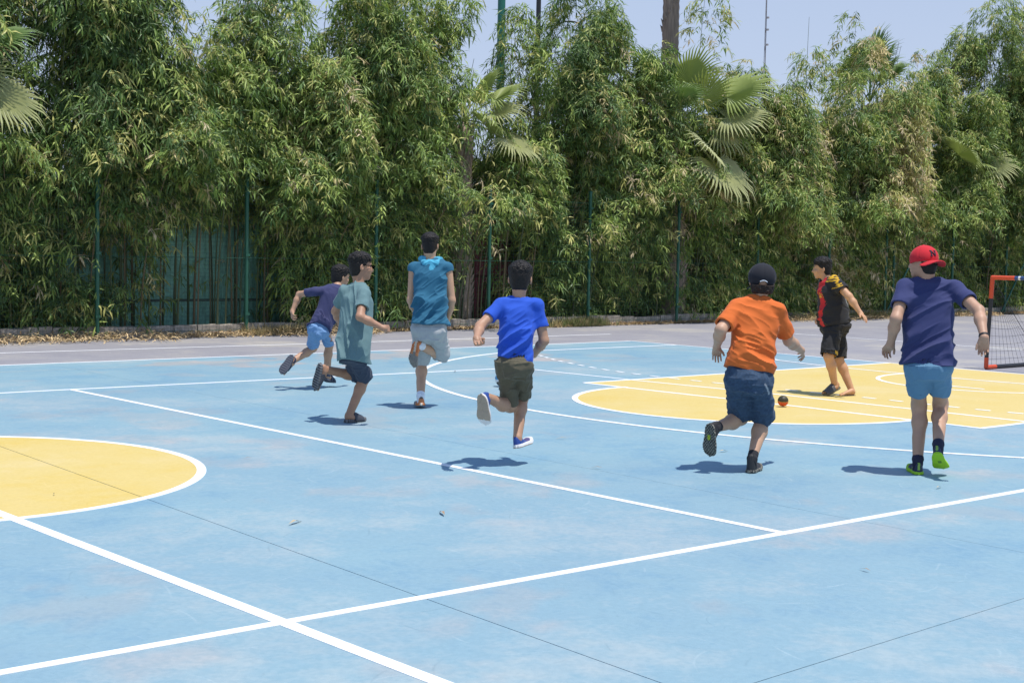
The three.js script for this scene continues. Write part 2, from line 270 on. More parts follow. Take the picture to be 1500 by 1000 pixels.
// ---------------------------------------------------------------- bamboo clumps
function leafInto(P, o, dir, up, len, wid) { // folded blade: 4 faces
  const d = dir.clone().normalize(), s = d.clone().cross(up).normalize(), n = s.clone().cross(d);
  const mid = o.clone().addScaledVector(d, len * 0.42), tip = o.clone().addScaledVector(d, len * 0.96).addScaledVector(V(0, -1, 0), len * 0.17);
  const l = mid.clone().addScaledVector(s, wid / 2).addScaledVector(n, wid * 0.14), r = mid.clone().addScaledVector(s, -wid / 2).addScaledVector(n, wid * 0.14);
  for (const t of [[o, l, mid], [o, mid, r], [l, tip, mid], [mid, tip, r]]) for (const v of t) P.push(v.x, v.y, v.z);
}
function sprayGeo(nLeaf, len) { // a branchlet along +x with alternate drooping leaves
  const P = [], tw = [];
  for (let i = 0; i <= 4; i++) { const t = i / 4; tw.push(V(t * len, 0.02 * Math.sin(t * 3) - 0.09 * t * t, 0.02 * Math.sin(t * 5))); }
  const c = new THREE.CatmullRomCurve3(tw);
  for (let i = 0; i < nLeaf; i++) {
    const t = 0.12 + 0.88 * i / (nLeaf - 1), p = c.getPoint(t), side = i % 2 ? 1 : -1, e = i === nLeaf - 1 ? 0.1 : 1;
    const d = V(rr(-0.1, 1), rr(-1.0, 0.22), side * rr(0.1, 1.0) * e); leafInto(P, p, d, V(rr(-0.6, 0.6), 1, rr(-0.6, 0.6)), rr(0.10, 0.20), rr(0.022, 0.034));
  }
  const tb = new THREE.TubeGeometry(c, 4, 0.0025, 3, false).toNonIndexed(); P.push(...tb.attributes.position.array);
  const g = new THREE.BufferGeometry(); g.setAttribute('position', new THREE.Float32BufferAttribute(P, 3)); g.computeVertexNormals(); return g;
}
const SPRAYS = [sprayGeo(8, 0.20), sprayGeo(7, 0.16), sprayGeo(9, 0.24), sprayGeo(7, 0.19)];
M.leaf = new THREE.MeshPhysicalMaterial({ color: 0xffffff, roughness: 1.0, transmission: 0.36, thickness: 0, clearcoat: 0.5, clearcoatRoughness: 0.38, side: THREE.DoubleSide });
M.culm = [std(0.10, 0.12, 0.045, 0.6), std(0.16, 0.12, 0.06, 0.7), std(0.07, 0.085, 0.035, 0.6)];
const GREENS = [[0.080, 0.165, 0.020], [0.19, 0.30, 0.040], [0.36, 0.45, 0.085], [0.52, 0.50, 0.14], [0.64, 0.52, 0.24], [0.70, 0.57, 0.34]];
const mat4 = new THREE.Matrix4(), bx = V(0, 0, 0), by = V(0, 0, 0), bz = V(0, 0, 0);
function bambooClump(label, X, h, o = {}) {
  const { n = 6, spread = 0.40, dry = 0.05, low = 1, fan = 0.60, dens = 1.3, Z = -12.0 + (Math.abs(Math.round(X * 10)) % 2 ? 0.22 : -0.25), lean = 0.7, leanX = 0.35, rad = 1, y0 = 0.25, deep = 0 } = o;
  const t = thing('bamboo_clump', label, 'bamboo', [X, 0, Z], 'bamboo clumps of the hedge');
  const items = [[], [], [], []];
  for (let k = 0; k < n; k++) {
    const H = h * 1.09 * (k === 0 ? 1 : rr(0.74, 1.0)), bxo = n === 1 ? 0 : ((k + 0.5) / n - 0.5) * 2 * spread + rr(-0.12, 0.12), bzo = rr(-0.35, 0.3);
    const lx = rr(-leanX, leanX) + bxo * 0.25, lz = lean * rr(0.15, 1.0), droop = rr(0.0, 0.12) * H * (k === 0 ? 0.3 : 1);
    const at = (s) => V(bxo + lx * s * s * 1.1, H * (s - 0.10 * s * s * s * (lz > 0.5 ? 1 : 0.4)) - droop * s ** 6, bzo + lz * Math.pow(s, 2.2));
    const pts = []; for (let i = 0; i <= 8; i++) pts.push(at(i / 8 * 0.98));
    const r0 = rr(0.014, 0.024); const g = new THREE.TubeGeometry(new THREE.CatmullRomCurve3(pts), 22, 1, 6, false); const p = g.attributes.position, cv = new THREE.CatmullRomCurve3(pts);
    for (let i = 0; i <= 22; i++) { const c = cv.getPointAt(i / 22), r = r0 * (1 - 0.8 * i / 22); for (let j = 0; j <= 6; j++) { const q = i * 7 + j; p.setXYZ(q, c.x + (p.getX(q) - c.x) * r, c.y + (p.getY(q) - c.y) * r, c.z + (p.getZ(q) - c.z) * r); } }
    g.computeVertexNormals(); part('culm', g, M.culm[(k + Math.abs(Math.round(X * 3))) % 3], t);
    const ph = rr(0, 50);
    for (let y = y0 + rr(0, 0.2); y < H; y += 0.085) {
      const s = y / H, c = at(s), lowK = y < 2.0 ? low * (0.45 + 0.25 * y) : 1;
      if (rnd() > lowK && y < 2.0) continue;
      const bill = 0.62 + 0.75 * vnoise(y * 1.15 + ph, k * 7.3, X), R = rad * fan * bill * (0.55 + 0.65 * Math.sin(Math.PI * clamp(s * 0.86 + 0.1, 0, 1))) * (s > 0.86 ? 0.42 + 0.58 * (1 - s) / 0.14 : 1);
      const cnt = Math.max(1, Math.round(dens * (4.0 + 15 * R) * (y < 2 ? 0.7 * low + 0.1 : 1)));
      for (let q = 0; q < cnt; q++) {
        const az = rr(0, 6.283), f = Math.sqrt(rnd()), rad2 = R * f; const ox = Math.cos(az), oz = Math.sin(az);
        const el = 0.55 - 0.95 * f + rr(-0.35, 0.35);
        bx.set(ox + rr(-0.3, 0.3), el, oz + rr(-0.3, 0.3)).normalize(); by.set(rr(-0.35, 0.35), 1, rr(-0.35, 0.35)); bz.copy(bx).cross(by).normalize(); by.copy(bz).cross(bx);
        const sc = rr(0.75, 1.25);
        const P = V(c.x + ox * rad2, c.y + rr(-0.12, 0.12) - 0.16 * f * R, c.z + oz * rad2);
        // colour: kind of leaf by clump, with dry sprays bunched by a coarse noise
        const bn = vnoise((X + P.x) * 1.25 + 3, P.y * 1.05 - P.z * 0.5, P.z * 1.4 + k * 0.35); if (bn < 0.41 + 0.08 * rnd() && y > 1.0) continue; P.z += (bn - 0.5) * 0.75 * Math.min(1, y / 2); P.y += (bn - 0.5) * 0.15; if (Z + P.z > -11.40 && P.y < 1.65 + 1.2 * vnoise((X + P.x) * 1.7, 3, 8) && rnd() < 0.96) P.z = -11.42 - Z - rnd() * 0.35;
        const dn = vnoise((X + P.x) * 1.3, P.y * 1.1, P.z * 1.3 + 9), u = rnd();
        let ci = u < 0.26 ? 0 : u < 0.60 ? 1 : u < 0.90 ? 2 : 3; if (deep && u > 0.45 && u < 0.75) ci = 0;
        if (rnd() < dry * 2.2 * sstep(0.42, 0.75, dn) + dry * 0.22) ci = rnd() < 0.45 ? 3 : rnd() < 0.6 ? 4 : 5;
        const j = 0.8 + 0.4 * rnd(), G = GREENS[ci];
        items[(k + q) % 4].push([mat4.makeBasis(bx.multiplyScalar(sc), by.multiplyScalar(sc), bz.multiplyScalar(sc)).setPosition(P).clone(), G[0] * j, G[1] * j, G[2] * j]);
      }
    }
  }
  items.forEach((L, v) => {
    if (!L.length) return; const im = new THREE.InstancedMesh(SPRAYS[v], M.leaf, L.length), col = new THREE.Color();
    L.forEach((e, i) => { im.setMatrixAt(i, e[0]); im.setColorAt(i, col.setRGB(e[1], e[2], e[3])); });
    im.name = 'foliage'; im.userData.kind = 'stuff'; shade(im); t.add(im); nSpray += L.length;
  });
  return t;
}
let nSpray = 0;
const ORD = ['first', 'second', 'third', 'fourth', 'fifth', 'sixth', 'seventh', 'eighth', 'ninth', 'tenth', 'eleventh', 'twelfth', 'thirteenth', 'fourteenth', 'fifteenth', 'sixteenth', 'seventeenth', 'eighteenth', 'nineteenth', 'twentieth'];
const LB = { tall: 'tall dark green bamboo clump', mid: 'rounded green bamboo clump', dry: 'golden tipped bamboo clump', open: 'bamboo clump with bare lower stems', wisp: 'thin bamboo stem above the hedge', arch: 'low bamboo clump arching over the fence' };
const clumps = [
  // kind, X, height, options
  ['tall', -9.9, 6.6, { low: 1.0, deep: 1 }], ['tall', -8.85, 6.3, { low: 1.0, deep: 1, n: 7 }], ['tall', -7.75, 6.7, { low: 1.0, deep: 1, n: 7 }], ['tall', -6.75, 6.5, { low: 0.6, deep: 1, n: 7 }],
  ['open', -5.95, 5.1, { low: 0.08, n: 5, fan: 0.7 }], ['open', -5.05, 4.6, { low: 0.04, n: 5, dry: 0.06, fan: 0.7 }], ['open', -4.2, 5.9, { low: 0.18, n: 6, dry: 0.08 }],
  ['mid', -3.35, 4.75, { n: 6, dry: 0.14 }], ['tall', -2.6, 6.3, { n: 7 }], ['tall', -1.7, 6.9, { n: 7 }], ['tall', -0.85, 6.6, { n: 6, low: 0.8 }],
  ['mid', -0.05, 5.5, { n: 5, low: 0.06, fan: 0.6 }], ['mid', 0.75, 4.7, { n: 6, low: 0.04, dry: 0.08, fan: 0.62 }], ['wisp', 1.35, 6.0, { n: 2, fan: 0.38, spread: 0.12, dens: 0.7, leanX: 0.12, lean: 0.1, y0: 2 }],
  ['mid', 1.95, 4.85, { n: 6, dry: 0.1 }], ['tall', 2.8, 6.7, { n: 7, deep: 1 }], ['tall', 3.6, 6.7, { n: 7, dry: 0.06 }], ['dry', 4.55, 5.8, { n: 7, dry: 0.22 }],
  ['mid', 5.4, 5.0, { n: 6, low: 0.8 }], ['dry', 6.3, 5.0, { n: 6, dry: 0.16 }], ['wisp', 7.0, 7.1, { n: 2, fan: 0.46, spread: 0.25, dens: 0.8, dry: 0.16, leanX: 0.2, lean: 0.2, y0: 2 }], ['mid', 7.3, 4.9, { n: 6, dry: 0.1 }],
  ['mid', 8.1, 5.4, { n: 6, dry: 0.06 }], ['mid', 9.05, 5.1, { n: 6, dry: 0.12 }], ['wisp', 10.05, 6.9, { n: 1, fan: 0.36, spread: 0.1, dens: 0.9, dry: 0.5, leanX: 0.1, lean: 0.1, y0: 2 }], ['mid', 9.95, 5.1, { n: 6, dry: 0.06 }],
  ['mid', 10.75, 4.5, { n: 5, dry: 0.15, fan: 0.6 }], ['dry', 11.45, 6.1, { n: 6, dry: 0.32 }], ['dry', 12.5, 7.0, { n: 8, dry: 0.35, fan: 0.8 }], ['dry', 13.6, 7.2, { n: 8, dry: 0.45, fan: 0.8 }],
  ['mid', 14.8, 6.5, { n: 6, dry: 0.1 }], ['mid', 16.0, 6.4, { n: 7, dry: 0.08 }], ['tall', 17.2, 7.8, { n: 7, dry: 0.08 }], ['tall', 18.5, 8.8, { n: 7, dry: 0.04 }], ['tall', 19.9, 8.9, { n: 7, dry: 0.04 }], ['mid', 21.2, 7.5, { n: 6, dry: 0.05 }],
  ...[[-9.4, 3.5], [-8.2, 3.2, 0.05], [-7.1, 3.6, 0.26], [-5.6, 3.7, 0.06, 2.3], [-4.4, 3.5, 0.14, 2.2], [-3.2, 3.0, 0.1], [-1.4, 3.5, 0.05], [-0.35, 3.0, 0.08, 1.75], [0.35, 3.5, 0.1, 1.7], [1.1, 3.6, 0.14, 2.2], [2.2, 3.3, 0.08], [3.3, 3.0, 0.05], [4.7, 3.7, 0.3], [5.9, 3.2, 0.08], [7.6, 3.4, 0.06], [8.9, 3.6, 0.12], [10.4, 3.3, 0.08], [11.9, 4.2, 0.4], [13.2, 3.8, 0.36], [14.6, 4.0, 0.12], [16.4, 3.6, 0.1], [18.2, 4.4, 0.08]].map(([X, h, dry = 0.08, y0 = 1.4]) => ['arch', X, h, { n: 5, dry, y0, lean: 1.25, fan: 0.58, spread: 0.55, low: 0.9, Z: -11.85, dens: 1.1 }]),
];
for (const [l, X, h, o] of clumps) { // named by their order along the fence, counted from the green pole at x = 2.25
  const same = clumps.filter((c) => c[0] === l && (c[1] > 2.25) === (X > 2.25)).map((c) => Math.abs(c[1] - 2.25)).sort((a, b) => a - b), k = same.indexOf(Math.abs(X - 2.25));
  bambooClump(LB[l] + ', ' + ORD[k] + (X > 2.25 ? ' from green pole towards goal' : ' from green pole away from goal'), X, h, o);
}
console.log('sprays', nSpray);
// ---------------------------------------------------------------- fan palms, poles, mast
function frondGeo(n = 34, R = 0.85, pet = 0.9) { // petiole along +x, then a pleated fan with split drooping tips
  const P = [], tri = (a, b, c) => P.push(a.x, a.y, a.z, b.x, b.y, b.z, c.x, c.y, c.z);
  const hub = V(pet, 0, 0);
  for (let i = 0; i < n; i++) {
    const a = (i / (n - 1) - 0.5) * 3.9, a0 = a - 0.062, a1 = a + 0.062, L = R * (0.72 + 0.28 * Math.cos(a * 0.75)) * rr(0.92, 1.05), dz = rr(0.1, 0.24);
    const at = (an, r, y) => V(hub.x + Math.cos(an) * r, y, Math.sin(an) * r);
    const m = L * 0.55, y1 = 0.07 * Math.abs(a) * 0.4, l = at(a0, m, y1), r = at(a1, m, y1), c = at(a, m, y1 + 0.035), l2 = at(a - 0.02, L * 0.82, y1 - dz * 0.25), r2 = at(a + 0.02, L * 0.82, y1 - dz * 0.25), tip = at(a + rr(-0.02, 0.02), L, y1 - dz);
    tri(hub, l, c); tri(hub, c, r); tri(l, l2, c); tri(c, l2, r2); tri(c, r2, r); tri(l2, tip, r2);
  }
  const tb = new THREE.TubeGeometry(new THREE.CatmullRomCurve3([V(0, 0, 0), V(pet * 0.5, 0.05, 0), hub.clone()]), 5, 0.016, 5, false).toNonIndexed(); P.push(...tb.attributes.position.array);
  const g = new THREE.BufferGeometry(); g.setAttribute('position', new THREE.Float32BufferAttribute(P, 3)); g.computeVertexNormals(); return g;
}
const FRONDS = [frondGeo(34, 0.85, 0.85), frondGeo(30, 0.75, 0.7), frondGeo(36, 0.95, 1.0)];
const frondMat = [[0.15, 0.25, 0.05], [0.29, 0.36, 0.08], [0.44, 0.46, 0.19], [0.5, 0.44, 0.26]].map((c) => new THREE.MeshPhysicalMaterial({ color: new THREE.Color().setRGB(...c), roughness: 1, transmission: 0.3, thickness: 0, clearcoat: 0.4, clearcoatRoughness: 0.4, side: THREE.DoubleSide }));
const barkMat = noiseMat(0.30, 0.235, 0.18, 0.95, 0.4, 1.5, 1.1);
function fanPalm(label, X, Z, crownY, aims, o = {}) {
  const { r = 0.2, top = crownY, trunk = true } = o, t = thing('fan_palm', label, 'palm', [X, 0, Z], 'fan palms behind the hedge');
  if (trunk) {
    const gs = []; const prof = []; for (let y = 0; y <= top; y += 0.1) prof.push(new THREE.Vector2(r * (1.12 - 0.25 * y / top) + (Math.round(y * 10) % 2) * 0.012, y)); prof.push(new THREE.Vector2(0.01, top + 0.05));
    gs.push(new THREE.LatheGeometry(prof, 18)); part('trunk', mergeGeometries(gs), barkMat, t);
    let q = 0; // cut leaf bases that stud the trunk
    const bootGeo = new THREE.ConeGeometry(0.055, 0.17, 4).rotateX(0.55).translate(0, 0.05, 0.02);
    for (let y = 0.1; y < Math.min(top, 9); y += 0.13) for (let k = 0; k < 6; k++) { const a = k * 1.047 + q * 0.5, rad = r * (1.12 - 0.25 * y / top); const b = part('leaf_base', bootGeo, barkMat, t); b.position.set(Math.sin(a) * rad, y, Math.cos(a) * rad); b.rotation.y = a; if (++q > 280) break; }
  }
  aims.forEach(([az, el, s = 1, roll = 0, m = 0], i) => { // azimuth and elevation in degrees: 0 = +x, 90 = towards the court
    const f = part('frond', FRONDS[i % 3], frondMat[m], t); f.position.y = crownY; f.scale.setScalar(s);
    f.rotation.order = 'YZX'; f.rotation.set(roll * Math.PI / 180, -az * Math.PI / 180, el * Math.PI / 180);
  });
  return t;
}
const ring = (n, e0, e1, s, m) => Array.from({ length: n }, (_, i) => [i * 137.5 + rr(-10, 10), e0 + (e1 - e0) * rnd(), s * rr(0.9, 1.1), rr(-50, 50), rnd() < 0.7 ? m : m + 1]);
fanPalm('fan palm with a studded grey trunk and yellow green fronds beside the maroon fence', 0.2, -12.15, 3.85, [[41, 34, 0.85, 20, 1], [60, 12, 0.9, 30, 2], [45, -22, 0.9, 20, 2], [20, 55, 0.8, -30, 1], [110, 40, 0.75, 0, 1], [170, 25, 0.75, 10, 0], [221, 45, 0.8, 10, 0], [85, -8, 0.8, -30, 1]], { r: 0.2, top: 3.8 });
fanPalm('large fan palm with pale drooping fronds pushing out of the hedge', 5.7, -11.75, 4.1, [[221, 62, 1.2, 20, 0], [200, 40, 1.1, -20, 0], [41, 32, 1.2, 30, 1], [50, 10, 1.2, 30, 2], [41, -6, 1.15, 40, 2], [75, -42, 1.2, 10, 2], [100, 70, 1.1, 0, 1], [60, 48, 1.1, -40, 1], [10, 20, 1.1, -20, 1], [140, 30, 1.0, 20, 0], [300, 50, 1, 0, 0], [95, -30, 0.9, -30, 2]], { r: 0.22, top: 3.9 });
fanPalm('tall fan palm whose brown trunk rises out of the frame', 7.9, -14.1, 11.5, ring(14, -25, 60, 1.2, 0), { r: 0.19 });
fanPalm('fan palm with fronds showing at the end of the hedge beside the tallest bamboo', -9.75, -11.5, 3.95, [[41, 18, 0.9, 30, 0], [70, 0, 0.8, -30, 1], [45, -30, 0.9, 30, 2], [60, 50, 0.8, 0, 0], [130, 20, 0.8, 20, 1], [190, 10, 0.8, 0, 0], [-70, 30, 0.8, 0, 0], [45, -15, 0.8, 60, 2]], { r: 0.22, top: 3.8 });
fanPalm('small fan palm with fronds just clearing the far bamboo', 15.9, -12.0, 3.9, [[41, 30, 1.1, 20, 1], [70, -5, 1.1, 0, 1], [41, 2, 1.1, 40, 2], [120, 10, 1.1, -40, 1], [20, -15, 1, 20, 2], [180, 30, 1, 0, 0], [-60, 40, 1, 0, 0]], { r: 0.22, top: 3.6 });
fanPalm('fan palm whose dark green crown tip peeks over the golden bamboo', 16.0, -14.3, 5.6, [[60, 70, 1.1, 0, 0], [90, 55, 1.1, 40, 0], [120, 75, 1.1, 90, 0], [20, 50, 1.0, 0, 0], [200, 40, 1, 0, 0], [-60, 50, 1, 20, 0], [70, 88, 1.15, 60, 0]], { r: 0.22, top: 5.5 });
{
  const t = thing('floodlight_pole', 'plain green metal pole standing behind the hedge', 'pole', [2.25, 0, -13.5]);
  part('pole', new THREE.CylinderGeometry(0.075, 0.085, 9, 16).translate(0, 4.5, 0), std(0.02, 0.16, 0.12, 0.45), t);
  part('collar', new THREE.CylinderGeometry(0.095, 0.095, 0.12, 16).translate(0, 7.6, 0), std(0.02, 0.13, 0.10, 0.5), t);
}
{
  const t = thing('lamp_post', 'black ornamental lamp post with collars and a curved bracket', 'lamp post', [7.28, 0, -18]), m = std(0.02, 0.022, 0.026, 0.45);
  part('pole', new THREE.CylinderGeometry(0.055, 0.085, 9, 14).translate(0, 4.5, 0), m, t);
  for (const y of [5.72, 6.42]) part('collar', new THREE.LatheGeometry([[0.05, -0.1], [0.14, -0.07], [0.14, 0.0], [0.11, 0.03], [0.12, 0.07], [0.05, 0.1]].map((p) => new THREE.Vector2(...p)), 16).translate(0, y, 0), m, t);
  part('bracket', tube([[0.12, 5.75, 0.1], [0.16, 6.5, 0.14], [0.35, 7.05, 0.3], [0.75, 7.12, 0.6], [1.0, 6.75, 0.8]], 0.022, 30, 6), m, t);
  part('lamp_head', new THREE.LatheGeometry([[0, 0.2], [0.06, 0.18], [0.16, 0.02], [0.17, -0.06], [0, -0.08]].map((p) => new THREE.Vector2(...p)), 16).translate(1.0, 6.65, 0.8), m, t);
}
{
  const t = thing('radio_mast', 'thin distant lattice radio mast against the sky', 'mast', [176.6, 0, -150]), m = std(0.35, 0.36, 0.38, 0.6); const H = 44, gs = [];
  for (const [x, z] of [[-0.25, -0.2], [0.25, -0.2], [0, 0.25]]) part('leg', rod([x, 0, z], [x * 0.3, H, z * 0.3], 0.05, 5), m, t);
  for (let y = 2; y < H; y += 3) { const k = 1 - 0.7 * y / H; gs.push(rod([-0.25 * k, y, -0.2 * k], [0.25 * k, y + 1.5, -0.2 * k], 0.03, 4), rod([0.25 * k, y, -0.2 * k], [0, y + 1.5, 0.25 * k], 0.03, 4), rod([0, y, 0.25 * k], [-0.25 * k, y + 1.5, -0.2 * k], 0.03, 4)); }
  part('lattice', mergeGeometries(gs), m, t); for (const y of [36.5, 39, 41]) part('dish', new THREE.CylinderGeometry(0.28, 0.28, 0.25, 10).translate(0.15, y, 0.2), m, t);
}
// ---------------------------------------------------------------- litter, grass, leaves on the court
{
  const mk = (name, label, cat, geo, mat, n, fn) => { const im = new THREE.InstancedMesh(geo, mat, n), o = new THREE.Object3D(), c = new THREE.Color(); for (let i = 0; i < n; i++) { o.position.set(0, 0, 0); o.rotation.set(0, 0, 0); o.scale.setScalar(1); const col = fn(o, i); o.updateMatrix(); im.setMatrixAt(i, o.matrix); im.setColorAt(i, c.setRGB(...col)); } im.name = name; im.userData = { label, category: cat, kind: 'stuff' }; shade(im); scene.add(im); };
  const lp = []; leafInto(lp, V(0, 0, 0), V(1, 0.12, 0), V(0, 1, 0), 0.16, 0.022); const lg = new THREE.BufferGeometry(); lg.setAttribute('position', new THREE.Float32BufferAttribute(lp, 3)); lg.computeVertexNormals();
  const lm = new THREE.MeshStandardMaterial({ roughness: 0.9, side: THREE.DoubleSide });
  mk('leaf_litter', 'drift of dry straw coloured bamboo leaves along the low wall', 'leaf litter', lg, lm, 16000, (o) => {
    let x, d, w; do { x = rr(-12, 24); w = 0.14 + 0.6 * sstep(0.42, 0.8, vnoise(x * 0.55, 5, 2)) + (x > -7 && x < -2.2 ? 0.25 : 0); d = Math.abs(rnd() + rnd() - 1); } while (d > 1);
    const h = 0.05 * (1 - d) * w * 3; o.position.set(x, 0.006 + rnd() * h + 0.01, -11.36 + d * w * 1.25); o.rotation.set(rr(-0.35, 0.35), rr(0, 6.3), rr(-0.25, 0.35)); o.scale.setScalar(rr(0.5, 1.15)); const k = rr(0.55, 1.1); return [0.62 * k, 0.46 * k, 0.25 * k];
  });
  const gp = []; for (let i = 0; i < 9; i++) leafInto(gp, V(rr(-0.05, 0.05), 0, rr(-0.05, 0.05)), V(rr(-0.5, 0.5), 1, rr(-0.5, 0.5)), V(rr(-1, 1), 0.1, rr(-1, 1)), rr(0.12, 0.3), 0.008); const gg = new THREE.BufferGeometry(); gg.setAttribute('position', new THREE.Float32BufferAttribute(gp, 3)); gg.computeVertexNormals();
  mk('dry_grass', 'tufts of dry green and straw grass at the foot of the wall', 'grass', gg, lm, 900, (o, i) => { const c = [[2.1, 0.7], [11, 0.9], [10.2, 0.8], [-4.3, 0.5], [2.6, 0.5], [12.2, 0.7]][i % 6]; o.position.set(c[0] + (rnd() + rnd() - 1) * c[1] * 1.6, 0.004, -11.15 - rr(-0.12, 0.16)); o.rotation.y = rr(0, 6.3); o.scale.setScalar(rr(0.6, 1.25)); const k = rr(0.7, 1.1); return i % 6 === 3 || rnd() < 0.45 ? [0.42 * k, 0.33 * k, 0.15 * k] : [0.16 * k, 0.2 * k, 0.06 * k]; });
  // single fallen leaves that the court shows one by one
  const spots = [[-12.98, 2.78, 0.5, 1, 0], [-12.15, 3.05, 1.1, 1, 1], [-10.2, 2.3, 2, 0.6, 1], [-9.0, 4.1, 0.2, 0.6, 0], [-11.4, 5.3, 1.4, 0.5, 1], [-6.35, -4.1, 0.9, 0.9, 2], [-9.35, 1.05, 2.4, 0.7, 0], [-8.9, 2.2, 0.1, 0.8, 0], [-13.6, 1.25, 1, 0.35, 2], [-7.5, -5.2, 0.4, 0.8, 2], [-11.9, 0.6, 2.8, 0.4, 1]];
  const cols = [std(0.45, 0.36, 0.22, 0.9, { side: 2 }), std(0.33, 0.22, 0.13, 0.9, { side: 2 }), std(0.09, 0.08, 0.06, 0.9, { side: 2 })];
  spots.forEach(([x, z, a, s, c]) => { const m = shade(new THREE.Mesh(lg, cols[c])); m.name = numbered('fallen_leaf'); m.position.set(x, CY + 0.012, z); m.rotation.set(0.05, a, -0.06); m.scale.setScalar(s); m.userData = { label: ['pale straw coloured fallen leaf lying on the court', 'brown curled fallen leaf lying on the court', 'dark withered leaf scrap lying on the court'][c], category: 'leaf', group: ['pale fallen leaves', 'brown fallen leaves', 'dark leaf scraps'][c] }; scene.add(m); });
}
// ---------------------------------------------------------------- goal and balls
{
  const t = thing('small_goal', 'small portable football goal with orange corners and black net', 'goal', [0.40, 0, -1.2]);
  const org = std(0.62, 0.075, 0.02, 0.5), blk = std(0.02, 0.021, 0.025, 0.5), blu = std(0.03, 0.07, 0.2, 0.5), wht = std(0.7, 0.7, 0.7, 0.6), H = 1.225, W = 1.85, D = 1.45, R = 0.027, lx = 0.07, b0 = 0.03;
  const seg = (n, a, b, m, r = R) => part(n, rod(a, b, r, 14), m, t);
  for (const z of [0, W]) {
    seg('post', [0, b0 + 0.12, z], [lx * 0.75, H - 0.27, z], blk); seg('corner_piece', [0, b0, z], [0, b0 + 0.13, z], org, R * 1.08); seg('corner_piece', [lx * 0.75, H - 0.28, z], [lx, H, z], org, R * 1.08);
    seg('side_base_bar', [0.22, b0, z], [D, b0, z], blk); seg('corner_piece', [0, b0, z], [0.23, b0, z], org, R * 1.08); seg('back_stay', [D, b0, z], [lx, H, z], blk, 0.004);
    part('corner_joint', new THREE.SphereGeometry(R * 1.08, 14, 10).translate(0, b0, z), org, t); part('corner_joint', new THREE.SphereGeometry(R * 1.08, 14, 10).translate(lx, H, z), org, t);
  }
  seg('corner_piece', [lx, H, 0], [lx, H, 0.33], org, R * 1.08); seg('corner_piece', [lx, H, W - 0.33], [lx, H, W], org, R * 1.08); seg('crossbar', [lx, H, 0.32], [lx, H, W - 0.32], blu);
  for (let k = 0; k < 4; k++) part('stripe', new THREE.CylinderGeometry(R * 1.04, R * 1.04, 0.03, 14).rotateX(Math.PI / 2).translate(lx, H, 0.40 + k * 0.1), wht, t);
  seg('back_base_bar', [D, b0, 0], [D, b0, W], blk);
  const gs = [], line3 = (f, n) => { const p = []; for (let i = 0; i <= n; i++) p.push(f(i / n)); gs.push(tube(p, 0.0018, n * 2, 4)); };
  const sag = (u, v) => 0.07 * Math.sin(Math.PI * u) * Math.sin(Math.PI * v);
  const side = (z) => { const P = (u, v) => { const yT = H - 0.03; const y = b0 + v * (yT - b0), xm = D + (lx - D) * v; return V(lx * v + u * (xm - lx * v) + 0.01 * Math.sin(v * 9 + u * 6), y - 0.06 * Math.sin(Math.PI * u) * v, z + (z > 0.5 ? -1 : 1) * sag(u, v) * 0.6); }; for (let i = 1; i < 12; i++) line3((s) => P(i / 12, s), 8); for (let j = 1; j < 11; j++) line3((s) => P(s, j / 11), 8); };
  side(0); side(W);
  const back = (u, v) => V(D + (lx - D) * v + 0.10 * Math.sin(Math.PI * v) * Math.sin(Math.PI * u), b0 + v * (H - 0.03 - b0) - 0.08 * Math.sin(Math.PI * v), u * W);
  for (let i = 1; i < 17; i++) line3((s) => back(i / 17, s), 10); for (let j = 1; j < 12; j++) line3((s) => back(s, j / 12), 12);
  part('net', mergeGeometries(gs), std(0.015, 0.015, 0.018, 0.8), t).userData.kind = 'stuff';
}
function ball(name, label, pos, r, fn, rot) { // stitched panels: seams are grooves between the faces of a soccer-ball layout
  const phi = (1 + Math.sqrt(5)) / 2, c12 = []; for (const a of [-1, 1]) for (const b of [-phi, phi]) c12.push(V(0, a, b), V(a, b, 0), V(b, 0, a)); c12.forEach((v) => v.normalize());
  const d20 = []; for (const s of [[1, 1, 1]]) for (const a of [-1, 1]) for (const b of [-1, 1]) { for (const c of [-1, 1]) d20.push(V(a, b, c)); d20.push(V(0, a / phi, b * phi), V(a / phi, b * phi, 0), V(b * phi, 0, a / phi)); } d20.forEach((v) => v.normalize());
  const g = new THREE.IcosahedronGeometry(r, 24), p = g.attributes.position, col = new Float32Array(p.count * 3), v = V(0, 0, 0);
  for (let i = 0; i < p.count; i++) {
    v.fromBufferAttribute(p, i).normalize(); let b1 = -9, b2 = -9, w = 0;
    [...c12.map((q) => v.dot(q) * 1.0), ...d20.map((q) => v.dot(q) * 0.985)].forEach((d, k) => { if (d > b1) { b2 = b1; b1 = d; w = k; } else if (d > b2) b2 = d; });
    const e = clamp((b1 - b2) / 0.02, 0, 1), s = r * (1 - 0.02 * (1 - e)); p.setXYZ(i, v.x * s, v.y * s, v.z * s); const c = fn(w, v, e); col.set(c, i * 3);
  }
  g.setAttribute('color', new THREE.BufferAttribute(col, 3)); g.computeVertexNormals();
  const m = shade(new THREE.Mesh(g, new THREE.MeshStandardMaterial({ vertexColors: true, roughness: 0.5 }))); m.name = numbered(name); m.position.set(...pos); m.rotation.set(...rot); m.userData = { label, category: 'ball' }; scene.add(m);
}
ball('ball', 'small orange and black ball rolling on the yellow paint', [-5.93, CY + 0.008 + 0.052, 0.43], 0.052, (w, v, e) => v.y > 0.12 ? [0.035, 0.03, 0.012] : v.y > 0.0 ? [0.35, 0.2, 0.03] : [0.62 * (0.7 + 0.3 * e), 0.075, 0.015], [0.1, 0.4, 0.15]);
